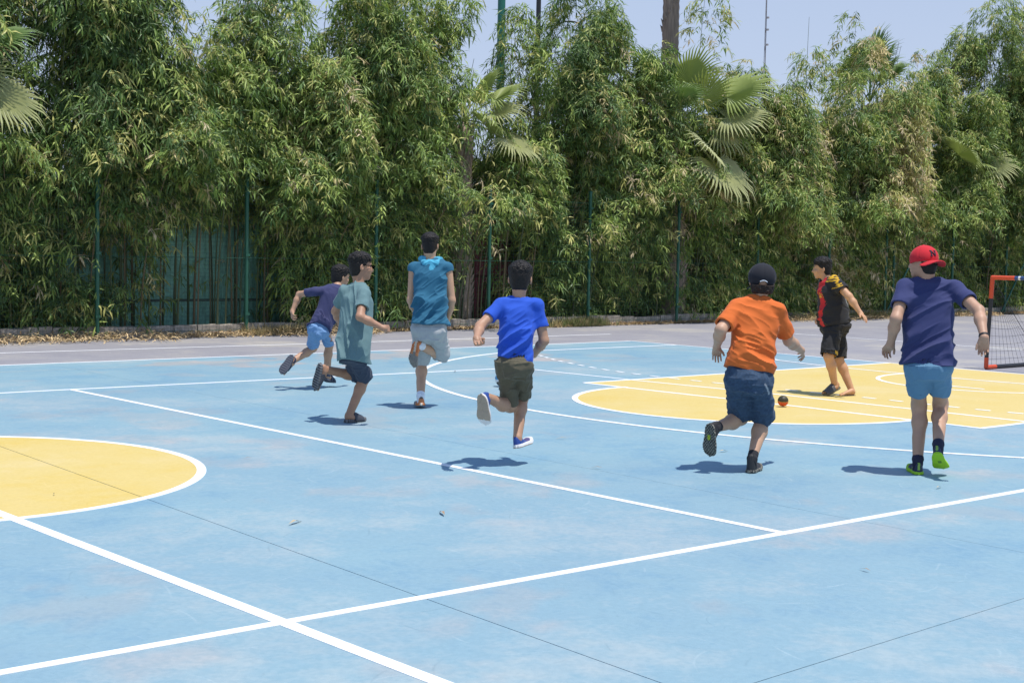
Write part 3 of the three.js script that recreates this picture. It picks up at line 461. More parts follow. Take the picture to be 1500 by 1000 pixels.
ball('ball', 'white and blue football on the blue court behind the khaki shorts', [-6.98, CY + 0.085, -2.5], 0.085, (w, v, e) => { const k = 0.6 + 0.4 * e; return w < 2 ? [0.03 * k, 0.03 * k, 0.035 * k] : w < 9 ? [0.05 * k, 0.3 * k, 0.55 * k] : w < 12 ? [0.6 * k, 0.6 * k, 0.1 * k] : [0.75 * k, 0.76 * k, 0.76 * k]; }, [0.5, 2.2, 0.2]);
// ---------------------------------------------------------------- people: distance fields turned into smooth meshes
const smin = (a, b, k) => { const h = Math.max(k - Math.abs(a - b), 0) / k; return Math.min(a, b) - h * h * k * 0.25; };
const smax = (a, b, k) => -smin(-a, -b, k);
function cap(a, b, ra, rb) { // tapered capsule
  const ax = a.x, ay = a.y, az = a.z, bx = b.x - ax, by = b.y - ay, bz = b.z - az, L = 1 / Math.max(1e-9, bx * bx + by * by + bz * bz);
  return (x, y, z) => { const px = x - ax, py = y - ay, pz = z - az; let t = (px * bx + py * by + pz * bz) * L; t = t < 0 ? 0 : t > 1 ? 1 : t; const dx = px - bx * t, dy = py - by * t, dz = pz - bz * t; return Math.sqrt(dx * dx + dy * dy + dz * dz) - (ra + (rb - ra) * t); };
}
const uni = (fs, k) => (x, y, z) => { let d = fs[0](x, y, z); for (let i = 1; i < fs.length; i++) d = smin(d, fs[i](x, y, z), k); return d; };
// elliptical loft along U from o; keys: [height, half width, half depth, forward shift]
function loft(o, U, R, F, keys, sq = 2) {
  const n = keys.length;
  return (x, y, z) => {
    const px = x - o.x, py = y - o.y, pz = z - o.z, h = px * U.x + py * U.y + pz * U.z; let i = 0; while (i < n - 2 && h > keys[i + 1][0]) i++;
    const a = keys[i], b = keys[i + 1]; let t = clamp((h - a[0]) / (b[0] - a[0]), 0, 1); t = t * t * (3 - 2 * t);
    const w = a[1] + (b[1] - a[1]) * t, d = a[2] + (b[2] - a[2]) * t, f = a[3] + (b[3] - a[3]) * t, u = (px * R.x + py * R.y + pz * R.z) / w, v = (px * F.x + py * F.y + pz * F.z - f) / d;
    const e = sq === 2 ? Math.sqrt(u * u + v * v) : Math.pow(Math.pow(Math.abs(u), sq) + Math.pow(Math.abs(v), sq), 1 / sq);
    const side = (e - 1) * Math.min(w, d), end = Math.max(keys[0][0] - h, h - keys[n - 1][0]);
    return side > 0 && end > 0 ? Math.hypot(side, end) : Math.max(side, end);
  };
}
function net(sdf, lo, hi, cell, color) { // naive surface nets, skipping blocks far from the surface
  const nx = Math.ceil((hi.x - lo.x) / cell) + 1, ny = Math.ceil((hi.y - lo.y) / cell) + 1, nz = Math.ceil((hi.z - lo.z) / cell) + 1, B = 6, val = new Float32Array(nx * ny * nz);
  const hd = B * cell * 0.87 * 1.35 + 0.012;
  for (let k0 = 0; k0 < nz; k0 += B) for (let j0 = 0; j0 < ny; j0 += B) for (let i0 = 0; i0 < nx; i0 += B) {
    const c = sdf(lo.x + (i0 + B / 2 - 0.5) * cell, lo.y + (j0 + B / 2 - 0.5) * cell, lo.z + (k0 + B / 2 - 0.5) * cell), far = Math.abs(c) > hd;
    for (let k = k0; k < Math.min(nz, k0 + B); k++) for (let j = j0; j < Math.min(ny, j0 + B); j++) for (let i = i0; i < Math.min(nx, i0 + B); i++) val[(k * ny + j) * nx + i] = far ? c : sdf(lo.x + i * cell, lo.y + j * cell, lo.z + k * cell);
  }
  const vid = new Int32Array(nx * ny * nz).fill(-1), P = [], I = [];
  for (let k = 0; k < nz - 1; k++) for (let j = 0; j < ny - 1; j++) for (let i = 0; i < nx - 1; i++) {
    const o = (k * ny + j) * nx + i; let m = 0, sx = 0, sy = 0, sz = 0, n = 0; const v = [];
    for (let c = 0; c < 8; c++) { const d = val[o + (c & 1) + ((c >> 1) & 1) * nx + (c >> 2) * nx * ny]; v.push(d); if (d < 0) m |= 1 << c; }
    if (m === 0 || m === 255) continue;
    for (let c = 0; c < 8; c++) for (const b of [1, 2, 4]) if (!(c & b)) { const e = c | b; if ((v[c] < 0) !== (v[e] < 0)) { const t = v[c] / (v[c] - v[e]); sx += (c & 1) + (b === 1 ? t : 0); sy += ((c >> 1) & 1) + (b === 2 ? t : 0); sz += (c >> 2) + (b === 4 ? t : 0); n++; } }
    vid[o] = P.length / 3; P.push(lo.x + (i + sx / n) * cell, lo.y + (j + sy / n) * cell, lo.z + (k + sz / n) * cell);
  }
  const q = (a, b, c, d, flip) => { if (a < 0 || b < 0 || c < 0 || d < 0) return; if (flip) I.push(a, c, b, a, d, c); else I.push(a, b, c, a, c, d); };
  const sX = 1, sY = nx, sZ = nx * ny;
  for (let k = 1; k < nz - 1; k++) for (let j = 1; j < ny - 1; j++) for (let i = 1; i < nx - 1; i++) {
    const o = (k * ny + j) * nx + i, s = val[o] < 0;
    if (s !== (val[o + sX] < 0)) q(vid[o - sY - sZ], vid[o - sZ], vid[o], vid[o - sY], !s);
    if (s !== (val[o + sY] < 0)) q(vid[o - sX - sZ], vid[o - sX], vid[o], vid[o - sZ], !s);
    if (s !== (val[o + sZ] < 0)) q(vid[o - sX - sY], vid[o - sY], vid[o], vid[o - sX], !s);
  }
  const N = new Float32Array(P.length), e = cell * 0.5;
  for (let i = 0; i < P.length; i += 3) {
    const x = P[i], y = P[i + 1], z = P[i + 2]; let gx = sdf(x + e, y, z) - sdf(x - e, y, z), gy = sdf(x, y + e, z) - sdf(x, y - e, z), gz = sdf(x, y, z + e) - sdf(x, y, z - e); const l = Math.hypot(gx, gy, gz) || 1;
    N[i] = gx / l; N[i + 1] = gy / l; N[i + 2] = gz / l;
  }
  const g = new THREE.BufferGeometry(); g.setAttribute('position', new THREE.Float32BufferAttribute(P, 3)); g.setAttribute('normal', new THREE.BufferAttribute(N, 3)); g.setIndex(I);
  const C = new Float32Array(P.length); for (let i = 0; i < P.length; i += 3) { const c = color ? color(P[i], P[i + 1], P[i + 2]) : [1, 1, 1]; C[i] = c[0]; C[i + 1] = c[1]; C[i + 2] = c[2]; } g.setAttribute('color', new THREE.BufferAttribute(C, 3));
  return g;
}
const boundsOf = (pts, m) => { const lo = V(1e9, 1e9, 1e9), hi = V(-1e9, -1e9, -1e9); for (const p of pts) { lo.min(p); hi.max(p); } lo.subScalar(m); hi.addScalar(m); return [lo, hi]; };
const lerp = (a, b, t) => a.clone().lerp(b, t);
const vc = (rough, extra = {}) => new THREE.MeshPhysicalMaterial({ vertexColors: true, roughness: rough, ...extra });
const MS = { skin: vc(0.55), cloth: vc(0.92, { sheen: 0.3, sheenRoughness: 0.6, sheenColor: new THREE.Color(0.5, 0.5, 0.5) }), hair: vc(0.62, { specularIntensity: 0.6 }), shoe: vc(0.6), sole: vc(0.75), gloss: vc(0.3) };
const tint = (c, n) => (x, y, z) => { const k = 1 + n * (vnoise(x * 40, y * 40, z * 40) - 0.5) * 2; return [c[0] * k, c[1] * k, c[2] * k]; };
// local frame -> world closures
const frame = (o, R, U, F) => ({ o, R, U, F, to: (f) => (x, y, z) => { const a = x - o.x, b = y - o.y, c = z - o.z; return f(a * R.x + b * R.y + c * R.z, a * U.x + b * U.y + c * U.z, a * F.x + b * F.y + c * F.z); }, at: (x, y, z) => o.clone().addScaledVector(R, x).addScaledVector(U, y).addScaledVector(F, z) });
const ell = (cx, cy, cz, a, b, c) => (x, y, z) => { const u = (x - cx) / a, v = (y - cy) / b, w = (z - cz) / c, k0 = Math.sqrt(u * u + v * v + w * w); if (k0 < 1e-6) return -Math.min(a, b, c); const k1 = Math.sqrt(u * u / (a * a) + v * v / (b * b) + w * w / (c * c)); return k0 * (k0 - 1) / k1; };

function headField(k) { // x right, y up, z forward
  const cran = ell(0, 0.026, -0.012, 0.074, 0.082, 0.094), occ = ell(0, -0.045, -0.042, 0.052, 0.062, 0.046), jaw = ell(0, -0.045, 0.024, 0.056, 0.062, 0.066), chin = cap(V(-0.012, -0.092, 0.058), V(0.012, -0.092, 0.058), 0.019, 0.019), cheek = cap(V(-0.036, -0.028, 0.058), V(0.036, -0.028, 0.058), 0.024, 0.024);
  const nose = cap(V(0, 0.006, 0.083), V(0, -0.028, 0.099), 0.0085, 0.0125), wings = cap(V(-0.012, -0.031, 0.088), V(0.012, -0.031, 0.088), 0.008, 0.008), lipU = cap(V(-0.017, -0.053, 0.084), V(0.017, -0.053, 0.084), 0.006, 0.006), lipL = cap(V(-0.014, -0.063, 0.082), V(0.014, -0.063, 0.082), 0.0068, 0.0068), brow = cap(V(-0.04, 0.025, 0.072), V(0.04, 0.025, 0.072), 0.012, 0.012);
  return (x, y, z) => {
    x /= k; y /= k; z /= k; const ax = Math.abs(x);
    let d = smin(cran(x, y, z), jaw(x, y, z), 0.03); d = smin(d, occ(x, y, z), 0.03); d = smin(d, chin(x, y, z), 0.02); d = smin(d, cheek(x, y, z), 0.02); d = smin(d, brow(x, y, z), 0.015);
    const es = Math.hypot(ax - 0.031, (y - 0.004) * 1.2, z - 0.096) - 0.0135; d = smax(d, -es, 0.012);
    d = smin(d, nose(x, y, z), 0.008); d = smin(d, wings(x, y, z), 0.007); d = smin(d, lipU(x, y, z), 0.006); d = smin(d, lipL(x, y, z), 0.006);
    const u = (ax - 0.077) / 0.011, v = (y + 0.008 - (z + 0.01) * 0.2) / 0.031, w = (z + 0.012 + (ax - 0.073) * 0.6) / 0.018; let ear = (Math.sqrt(u * u + v * v + w * w) - 1) * 0.010; ear = smax(ear, -(Math.hypot((ax - 0.088) * 1.0, (y + 0.006) * 0.55, z + 0.008) - 0.009), 0.006); d = smin(d, ear, 0.006);
    return d * k;
  };
}
function hairField(k, st) {
  const cran0 = ell(0, 0.026, -0.012, 0.074, 0.082, 0.094), occ = ell(0, -0.045, -0.042, 0.052, 0.062, 0.046), cran = (x, y, z) => smin(cran0(x, y, z), occ(x, y, z), 0.03), { top = 0.022, side = 0.007, nape = -0.088, curl = 0.006, freq = 70, fr = 0.045, cap: under = false } = st;
  return (x, y, z) => {
    x /= k; y /= k; z /= k; const th = side + (top - side) * sstep(0.03, 0.085, y) + (st.back || 0) * sstep(-0.02, -0.08, z) * sstep(0.05, -0.03, y);
    const n = vnoise(x * freq + 9, y * freq, z * freq) - 0.5, n2 = vnoise(x * freq * 2.3, y * freq * 2.3 + 7, z * freq * 2.3) - 0.5;
    let d = cran(x, y, z) - th - (n * 1.4 + n2 * 0.8) * curl * (0.35 + sstep(0.0, 0.06, y) + (st.back ? 0.8 : 0));
    // hairline: forehead in front, round the ears, down to the nape
    const y0 = z > 0.0 ? 0.0 + (fr - 0.0) * sstep(0.0, 0.055, z) : nape + (0.0 - nape) * sstep(-0.045, 0.0, z);
    d = smax(d, (y0 - y) * 0.8 + n2 * 0.006, 0.008); d = smax(d, (z - 0.083), 0.01);
    if (under) d = smax(d, y - st.capY - z * 0.15, 0.004);
    return d * k;
  };
}
function handField(wr, dir, thumb, left, s, curl, spread = 0.14) { // Y along the hand, N the way the palm faces, X towards the thumb
  const Y = dir.clone().normalize(), T = thumb.clone().addScaledVector(Y, -thumb.dot(Y)).normalize(), N = left ? Y.clone().cross(T) : T.clone().cross(Y);
  const at = (x, y, n) => wr.clone().addScaledVector(T, x * s).addScaledVector(Y, y * s).addScaledVector(N, n * s), fs = [], pts = [];
  const palm = []; const kn = [[0.030, 0.088], [0.010, 0.094], [-0.011, 0.090], [-0.030, 0.080]], L = [0.072, 0.080, 0.074, 0.058];
  for (const [x, y] of kn) palm.push(cap(at(x * 0.62, 0.0, 0), at(x, y, 0), 0.0165 * s, 0.0125 * s));
  palm.push(cap(at(0.024, 0.022, 0.010), at(0.030, 0.05, 0.008), 0.017 * s, 0.013 * s)); // thumb mound
  const pf = uni(palm, 0.014 * s);
  kn.forEach(([x, y], i) => {
    let p = at(x, y, 0), ang = 0.18 + curl * 0.55 + i * 0.03, sp = (1.2 - i) * spread * (1 - curl * 0.5); const seg = [0.46, 0.30, 0.24], rad = [0.0098, 0.0088, 0.0078, 0.0068];
    for (let j = 0; j < 3; j++) { const d = T.clone().multiplyScalar(Math.sin(sp)).addScaledVector(Y, Math.cos(ang) * Math.cos(sp)).addScaledVector(N, Math.sin(ang)).normalize(); const q = p.clone().addScaledVector(d, L[i] * seg[j] * s); fs.push(cap(p, q, rad[j] * s * (i === 3 ? 0.86 : 1), rad[j + 1] * s * (i === 3 ? 0.86 : 1))); p = q; ang += 0.15 + curl * (j === 0 ? 1.15 : 0.8); pts.push(q); }
  });
  { let p = at(0.030, 0.030, 0.006), a = 0.75 - curl * 0.35; for (const [l, r0, r1] of [[0.036, 0.0125, 0.0108], [0.030, 0.0108, 0.0085]]) { const d = T.clone().multiplyScalar(Math.sin(a)).addScaledVector(Y, Math.cos(a)).addScaledVector(N, 0.25 + curl * 0.5).normalize(); const q = p.clone().addScaledVector(d, l * s); fs.push(cap(p, q, r0 * s, r1 * s)); p = q; a -= 0.35; pts.push(q); } }
  const f = (x, y, z) => { let d = 1e9; for (const g of fs) d = Math.min(d, g(x, y, z)); return smin(pf(x, y, z), d, 0.006 * s); };
  pts.push(at(0.04, 0, 0), at(-0.04, 0, 0), at(0, -0.02, 0)); return [f, pts];
}
// shoe: local x across, y up from the ground side, z from heel (0) to toe (L)
const halfW = (z, L) => { const t = clamp(z / L, 0, 1); return (0.030 + 0.006 * Math.sin(t * 3.1) + 0.0115 * sstep(0.35, 0.72, t)) * Math.sqrt(Math.max(0.0, 1 - Math.pow(Math.abs(t - 0.5) * 2, 5.5))); };
function footOutline(x, z, L, grow, side) { const c = side * 0.006 * Math.sin(clamp(z / L, 0, 1) * 3.14); const t = clamp(z / L, 0, 1), w = halfW(z, L) + grow; const e = Math.max(-z - grow, z - L - grow); return Math.max(Math.abs(x - c) - w, e) * 0.9; }
const HEIGHTS = { shoe: (t) => 0.082 - 0.042 * sstep(0.22, 0.62, t) - 0.012 * sstep(0.75, 1, t), boot: (t) => 0.125 - 0.08 * sstep(0.2, 0.55, t) - 0.012 * sstep(0.75, 1, t) };

function makePerson(P, cfg, label) {
  const root = thing('person', label, 'person', [P.pel[0], 0, P.pel[2]], 'people running on the court'), O = V(P.pel[0], 0, P.pel[2]);
  const J = {}; for (const k in P) if (Array.isArray(P[k])) J[k] = k === 'fwd' || k === 'hfwd' ? V(...P[k]) : V(...P[k]).sub(O);
  const H = P.H, s = H / 1.5, b = cfg.build || 1;
  const U = J.neck.clone().sub(J.pel).normalize(), R = J.shR.clone().sub(J.shL); R.addScaledVector(U, -R.dot(U)).normalize(); const F = U.clone().cross(R).normalize();
  const TL = J.neck.distanceTo(J.pel), tf = frame(J.pel, R, U, F);
  // ---- feet first, they may shift the ankles
  const feet = ['L', 'R'].map((S) => {
    const an = J['an' + S], kn = J['kn' + S], to = J['to' + S]; let Uf = kn.clone().sub(an).normalize(), Ff = V(0, 0, 0);
    const ah = 0.072 * s;
    for (let i = 0; i < 4; i++) { Ff = to.clone().sub(an).addScaledVector(Uf, ah).normalize(); Uf = kn.clone().sub(an); Uf.addScaledVector(Ff, -Uf.dot(Ff)).normalize(); }
    const c = cfg['foot' + S] || {};
    if (c.flat) { Ff.y = c.pitch || 0; Ff.normalize(); Uf = V(0, 1, 0).addScaledVector(Ff, -Ff.y).normalize(); }
    if (c.roll) { Uf.applyAxisAngle(Ff, c.roll); }
    const Rf = Ff.clone().cross(Uf).normalize(), L = 0.158 * H * (c.len || 1), o = an.clone().addScaledVector(Uf, -ah).addScaledVector(Ff, -0.048 * s);
    if (c.ground !== undefined) { const low = Math.min(o.y, o.y + Ff.y * L); o.y += c.ground - low; }
    return { S, fr: frame(o, Rf, Uf, Ff), L, an, kn, side: S === 'L' ? 1 : -1, style: c.style || cfg.shoes };
  });
  // ---- skin
  const hu = lerp(U, V(0, 1, 0), 0.6).normalize(), hf = J.hfwd.clone(); hf.addScaledVector(hu, -hf.dot(hu) * 0.7).normalize(); const hr = hf.clone().cross(hu).normalize(), hu2 = hr.clone().cross(hf).normalize(), k = cfg.head || 0.93;
  const hfr = frame(J.head, hr, hu2, hf), skull = hfr.to(headField(k));
  const limbs = [];
  for (const S of ['L', 'R']) {
    const sh = J['sh' + S], el = J['el' + S], wr = J['wr' + S], hip = J['hip' + S], kn = J['kn' + S], an = J['an' + S], ft = feet[S === 'L' ? 0 : 1];
    limbs.push(cap(sh, el, 0.044 * s * b, 0.034 * s * b), cap(el, lerp(el, wr, 0.35), 0.0335 * s * b, 0.0345 * s * b), cap(lerp(el, wr, 0.35), wr, 0.0345 * s * b, 0.0225 * s), cap(wr, lerp(wr, J['ha' + S], 0.18), 0.0225 * s, 0.021 * s));
    const back = kn.clone().sub(hip).normalize().sub(an.clone().sub(kn).normalize()).addScaledVector(ft.fr.F, -0.7).normalize(); // the way the calf bulges
    const ax = an.clone().sub(kn).normalize(); back.addScaledVector(ax, -back.dot(ax)).normalize();
    limbs.push(cap(hip, kn, 0.060 * s * b, 0.045 * s * b), cap(kn, lerp(kn, an, 0.3).addScaledVector(back, 0.009 * s), 0.044 * s * b, 0.047 * s * b), cap(lerp(kn, an, 0.3).addScaledVector(back, 0.009 * s), lerp(kn, an, 0.88), 0.047 * s * b, 0.0285 * s), cap(lerp(kn, an, 0.6), an, 0.033 * s, 0.0285 * s), cap(an, ft.fr.at(0, 0.048 * s, 0.045 * s), 0.0285 * s, 0.028 * s));
    limbs.push(cap(lerp(kn, hip, 0.04).addScaledVector(back, -0.008), lerp(kn, an, 0.06).addScaledVector(back, -0.006), 0.042 * s * b, 0.036 * s * b));
  }
  const nb = J.neck.clone().addScaledVector(U, -0.03 * s), nh = hfr.at(0, -0.055 * k, -0.022 * k);
  const trunk = loft(J.pel, U, R, F, [[-0.06 * s, 0.075 * s, 0.055 * s, 0], [0.1 * s, 0.085 * s, 0.058 * s, 0], [TL * 0.75, 0.115 * s, 0.075 * s, 0], [TL * 0.98, 0.06 * s, 0.045 * s, 0]]);
  const bodyF = uni([trunk, cap(nb, nh, 0.050 * s, 0.0445 * s), ...limbs], 0.022 * s);
  const skin = cfg.skin, skinC = (x, y, z) => { const n = 0.92 + 0.16 * vnoise(x * 16, y * 16, z * 16) + 0.05 * (vnoise(x * 90, y * 90, z * 90) - 0.5); return [skin[0] * n, skin[1] * n, skin[2] * n]; };
  const faceC = (x, y, z) => {
    const c = skinC(x, y, z), q = V(x, y, z).sub(J.head), lx = Math.abs(q.dot(hr)) / k, ly = q.dot(hu2) / k, lz = q.dot(hf) / k;
    if (lz > 0.07 && lx < 0.021 && ly < -0.047 && ly > -0.071) return [c[0] * 0.85, c[1] * 0.55, c[2] * 0.55];
    if (lz > 0.06 && lx > 0.012 && lx < 0.05 && Math.abs(ly - 0.027 + (lx - 0.03) * 0.12) < 0.0055) return [0.03, 0.022, 0.016]; return c;
  };
  const pts = Object.keys(J).filter((q) => q !== 'fwd' && q !== 'hfwd').map((q) => J[q]); const [lo, hi] = boundsOf(pts, 0.14);
  const geos = [net((x, y, z) => { const d = bodyF(x, y, z); return d; }, lo, hi, 0.0095, skinC)];
  { const [a, c] = boundsOf([J.head, nb], 0.135); const nk = cap(nb, nh, 0.050 * s, 0.0445 * s); geos.push(net((x, y, z) => smin(skull(x, y, z), nk(x, y, z), 0.03), a, c, 0.0042, faceC)); }
  for (const S of ['L', 'R']) { const h = cfg['hand' + S] || {}; if (h.none) continue; const th = h.thumb ? (h.thumb.isVector3 ? h.thumb : tf.R.clone().multiplyScalar(h.thumb[0]).addScaledVector(tf.U, h.thumb[1]).addScaledVector(tf.F, h.thumb[2])) : F; const [f, hp] = handField(J['wr' + S], J['ha' + S].clone().sub(J['wr' + S]), th, S === 'L', 0.80 * s * (h.size || 1), h.curl ?? 0.35, h.spread); const [a, c] = boundsOf(hp, 0.022); geos.push(net(f, a, c, 0.0032, skinC)); }
  for (const ft of feet) if (ft.style.bare) { // bare foot inside a sandal or slide
    const fr = ft.fr, y = ft.style.lift ?? 0.02, L = ft.L, toes = []; for (let i = 0; i < 5; i++) toes.push(cap(fr.at(ft.side * (0.026 - i * 0.0135), 0.014 + y, L * (0.80 - Math.max(0, i - 1) * 0.035)), fr.at(ft.side * (0.026 - i * 0.0135), 0.009 + y, L * (0.955 - Math.max(0, i - 0.6) * 0.045)), i ? 0.0085 : 0.012, i ? 0.0068 : 0.010));
    const base = uni([cap(fr.at(0, 0.026 + y, 0.030), fr.at(0, 0.022 + y, 0.1), 0.026, 0.024), cap(fr.at(ft.side * 0.012, 0.045 + y, 0.065), fr.at(ft.side * 0.012, 0.017 + y, L * 0.74), 0.028, 0.017), cap(fr.at(-ft.side * 0.018, 0.02 + y, 0.07), fr.at(-ft.side * 0.022, 0.013 + y, L * 0.70), 0.02, 0.013), cap(ft.an, fr.at(0, 0.045 + y, 0.045), 0.029 * s, 0.03)], 0.02), tf2 = uni(toes, 0.003);
    const [a, c] = boundsOf([fr.at(-0.05, 0, -0.02), fr.at(0.05, 0.1, -0.02), fr.at(0.05, 0, L + 0.02), fr.at(-0.05, 0, L + 0.02), fr.at(0, 0.12, 0.06)], 0.03); geos.push(net((x, y2, z) => smin(base(x, y2, z), tf2(x, y2, z), 0.008), a, c, 0.0042, skinC));
  }
  part('body', mergeGeometries(geos), MS.skin, root);
  for (const sx of [-1, 1]) { const e = hfr.at(sx * 0.031 * k, 0.004 * k, 0.0705 * k), g = new THREE.SphereGeometry(0.0108 * k, 14, 10), col = new Float32Array(g.attributes.position.count * 3), v = V(0, 0, 0); for (let i = 0; i < g.attributes.position.count; i++) { v.fromBufferAttribute(g.attributes.position, i).normalize(); const d = v.dot(hf); col.set(d > 0.93 ? [0.02, 0.012, 0.008] : [0.3, 0.26, 0.23], i * 3); } g.setAttribute('color', new THREE.BufferAttribute(col, 3)); g.translate(e.x, e.y, e.z); part('eye', g, MS.gloss, root); }
  // ---- hair
  { const f = hfr.to(hairField(k, cfg.hair)), [a, c] = boundsOf([J.head], 0.155), hc = cfg.hair.color || [0.011, 0.009, 0.008]; part('hair', net(f, a, c, 0.0042, (x, y, z) => { const n = 0.6 + 0.9 * vnoise(x * 150, y * 150, z * 150); return [hc[0] * n, hc[1] * n, hc[2] * n]; }), MS.hair, root); }
  // ---- shirt
  const c = cfg.shirt, A = 1.5 * (c.amp ?? 0.011);
  const fold = (lx, h, lz) => { // creases: ridged noise stretched along slanting lines, stronger towards the waist
    const w = 0.05 * (vnoise(lx * 7 + c.seed, h * 7, lz * 7) - 0.5), ca = Math.cos(c.slant || 0.5), sa = Math.sin(c.slant || 0.5), u = (lx + w) * sa + (h + w) * ca, v = (lx + w) * ca - (h + w) * sa;
    const n1 = vnoise(u * 13 + c.seed, v * 3.6, lz * 5), n2 = vnoise(u * 31 + 5, v * 9 + c.seed, lz * 8), n3 = vnoise(lx * 26 + c.seed * 2, h * 6, lz * 14), r1 = 1 - Math.abs(n1 * 2 - 1), r2 = 1 - Math.abs(n2 * 2 - 1);
    const m = (0.5 + 0.8 * sstep(TL * 0.75, TL * 0.2, h)) * (0.4 + 0.6 * sstep(1.0, 0.7, Math.abs(lx) / (c.w[0] * H)));
    return A * m * ((r1 * r1 * r1 - 0.25) * 1.9 + (r2 * r2 - 0.35) * 0.5) + A * 0.5 * (n3 - 0.5) * sstep(TL * 0.5, 0, h);
  };
  const hem = c.hem * H, wd = c.w, dp = c.d, Ks = [[hem - 0.02, wd[0] * H, dp[0] * H, c.f?.[0] || 0], [TL * 0.35, wd[1] * H, dp[1] * H, c.f?.[1] || 0], [TL * 0.72, wd[2] * H, dp[2] * H, c.f?.[2] || 0], [TL * 0.93, wd[3] * H, dp[3] * H, 0.0], [TL * 1.0, wd[3] * 0.6 * H, dp[3] * 0.6 * H, 0]];
  const torsoF = loft(J.pel, U, R, F, Ks, 2.25), sleeves = [], cuts = [];
  for (const S of ['L', 'R']) {
    const sh = J['sh' + S], el = J['el' + S], d = el.clone().sub(sh).normalize(), len = c.sleeve * sh.distanceTo(el), end = sh.clone().addScaledVector(d, len), r0 = c.r0 * s * b, r1 = c.r1 * s * b, f = cap(sh, sh.clone().addScaledVector(d, len + 0.06), r0, r1), fi = cap(sh, sh.clone().addScaledVector(d, len + 0.06), r0 - 0.011, r1 - 0.011);
    const pl = (x, y, z) => (x - end.x) * d.x + (y - end.y) * d.y + (z - end.z) * d.z;
    sleeves.push((x, y, z) => smax(f(x, y, z) - 0.5 * A * (vnoise(x * 22 + c.seed, y * 22, z * 22) - 0.5), pl(x, y, z), 0.004)); cuts.push((x, y, z) => Math.max(fi(x, y, z), -(pl(x, y, z) + 0.035)));
    sleeves.push(cap(J.neck.clone().addScaledVector(U, -0.035 * s), sh.clone().addScaledVector(U, 0.004 * s), 0.047 * s, Math.min(r0, 0.052 * s) * 0.92));
  }
  const neckCut = cap(J.neck.clone().addScaledVector(U, -0.045 * s).addScaledVector(F, 0.015), nh.clone().addScaledVector(hu2, 0.05), c.neck * s, c.neck * 1.08 * s);
  const shirtF = (x, y, z) => {
    const px = x - J.pel.x, py = y - J.pel.y, pz = z - J.pel.z, h = px * U.x + py * U.y + pz * U.z, lx = px * R.x + py * R.y + pz * R.z, lz = px * F.x + py * F.y + pz * F.z;
    const t0 = torsoF(x, y, z); let d = t0; for (const f of sleeves) d = smin(d, f(x, y, z), 0.032 * s); if (d > 0.06) return d;
    d -= fold(lx, h, lz); for (const f of cuts) d = smax(d, -f(x, y, z), 0.003);
    const he = hem + 0.008 * Math.sin(lx * 21 + c.seed) + (c.tilt || 0) * lx + (c.tiltF || 0) * lz - h; d = smax(d, he, 0.004); if (h < hem + 0.045) d = smax(d, -Math.max(t0 + 0.013, h - hem - 0.04), 0.004);
    const nc = neckCut(x, y, z); if (nc < 0.02) d -= 0.0028 * sstep(0.02, 0.016, nc); return smax(d, -nc, 0.004);
  };
  { const q = [J.neck, tf.at(wd[0] * H, hem, 0), tf.at(-wd[0] * H, hem, 0), tf.at(0, hem, dp[0] * H), tf.at(0, hem, -dp[0] * H)]; for (const S of ['L', 'R']) q.push(J['sh' + S], lerp(J['sh' + S], J['el' + S], c.sleeve + 0.1)); const [a, e] = boundsOf(q, 0.10);
    part(c.name || 'shirt', net(shirtF, a, e, 0.0072, (x, y, z) => { const px = x - J.pel.x, py = y - J.pel.y, pz = z - J.pel.z; const n = 0.97 + 0.06 * vnoise(x * 60, y * 60, z * 60); const col = c.paint ? c.paint(px * R.x + py * R.y + pz * R.z, (px * U.x + py * U.y + pz * U.z) / TL, px * F.x + py * F.y + pz * F.z, V(x, y, z)) : c.color; return [col[0] * n, col[1] * n, col[2] * n]; }), MS.cloth, root); }
  // ---- shorts
  const t = cfg.shorts, legs = [], legIn = []; const seatU = U;
  for (const S of ['L', 'R']) {
    const hip = J['hip' + S], kn = J['kn' + S], d = kn.clone().sub(hip).normalize(), len = t.len * hip.distanceTo(kn), end = hip.clone().addScaledVector(d, len), e2 = hip.clone().addScaledVector(d, len + 0.06), r0 = t.r0 * s, r1 = t.r1 * s, f = cap(hip, e2, r0, r1), fi = cap(hip, e2, r0 - 0.012, r1 - 0.012), pl = (x, y, z) => (x - end.x) * d.x + (y - end.y) * d.y + (z - end.z) * d.z;
    legs.push((x, y, z) => smax(f(x, y, z), pl(x, y, z) + 0.006 * Math.sin(x * 40 + y * 30), 0.004)); legIn.push((x, y, z) => Math.max(fi(x, y, z), -(pl(x, y, z) + 0.04)));
  }
  const seat = loft(J.pel, seatU, R, F, [[-0.10 * s, t.w * H * 0.7, t.d * H * 0.85, -0.004], [-0.02 * s, t.w * H, t.d * H, -0.008], [0.10 * s, t.w * H * 0.92, t.d * H * 0.85, 0]], 2.2);
  const shortsF = (x, y, z) => {
    let d = smin(smin(legs[0](x, y, z), legs[1](x, y, z), 0.022), seat(x, y, z), 0.045); if (d > 0.06) return d;
    const n = vnoise(x * 20 + t.seed, y * 9, z * 20), n2 = vnoise(x * 9 + t.seed, y * 27, z * 9 + 4), r = 1 - Math.abs(n * 2 - 1), r2 = 1 - Math.abs(n2 * 2 - 1); d -= (t.amp ?? 0.010) * ((r * r - 0.35) + (r2 * r2 - 0.35) * 0.8);
    for (const f of legIn) d = smax(d, -f(x, y, z), 0.003);
    const hh = (x - J.pel.x) * U.x + (y - J.pel.y) * U.y + (z - J.pel.z) * U.z - hem; if (hh > -0.005) d = Math.max(d, torsoF(x, y, z) + 0.002 + 0.016 * sstep(0.0, 0.03, hh)); return d;
  };
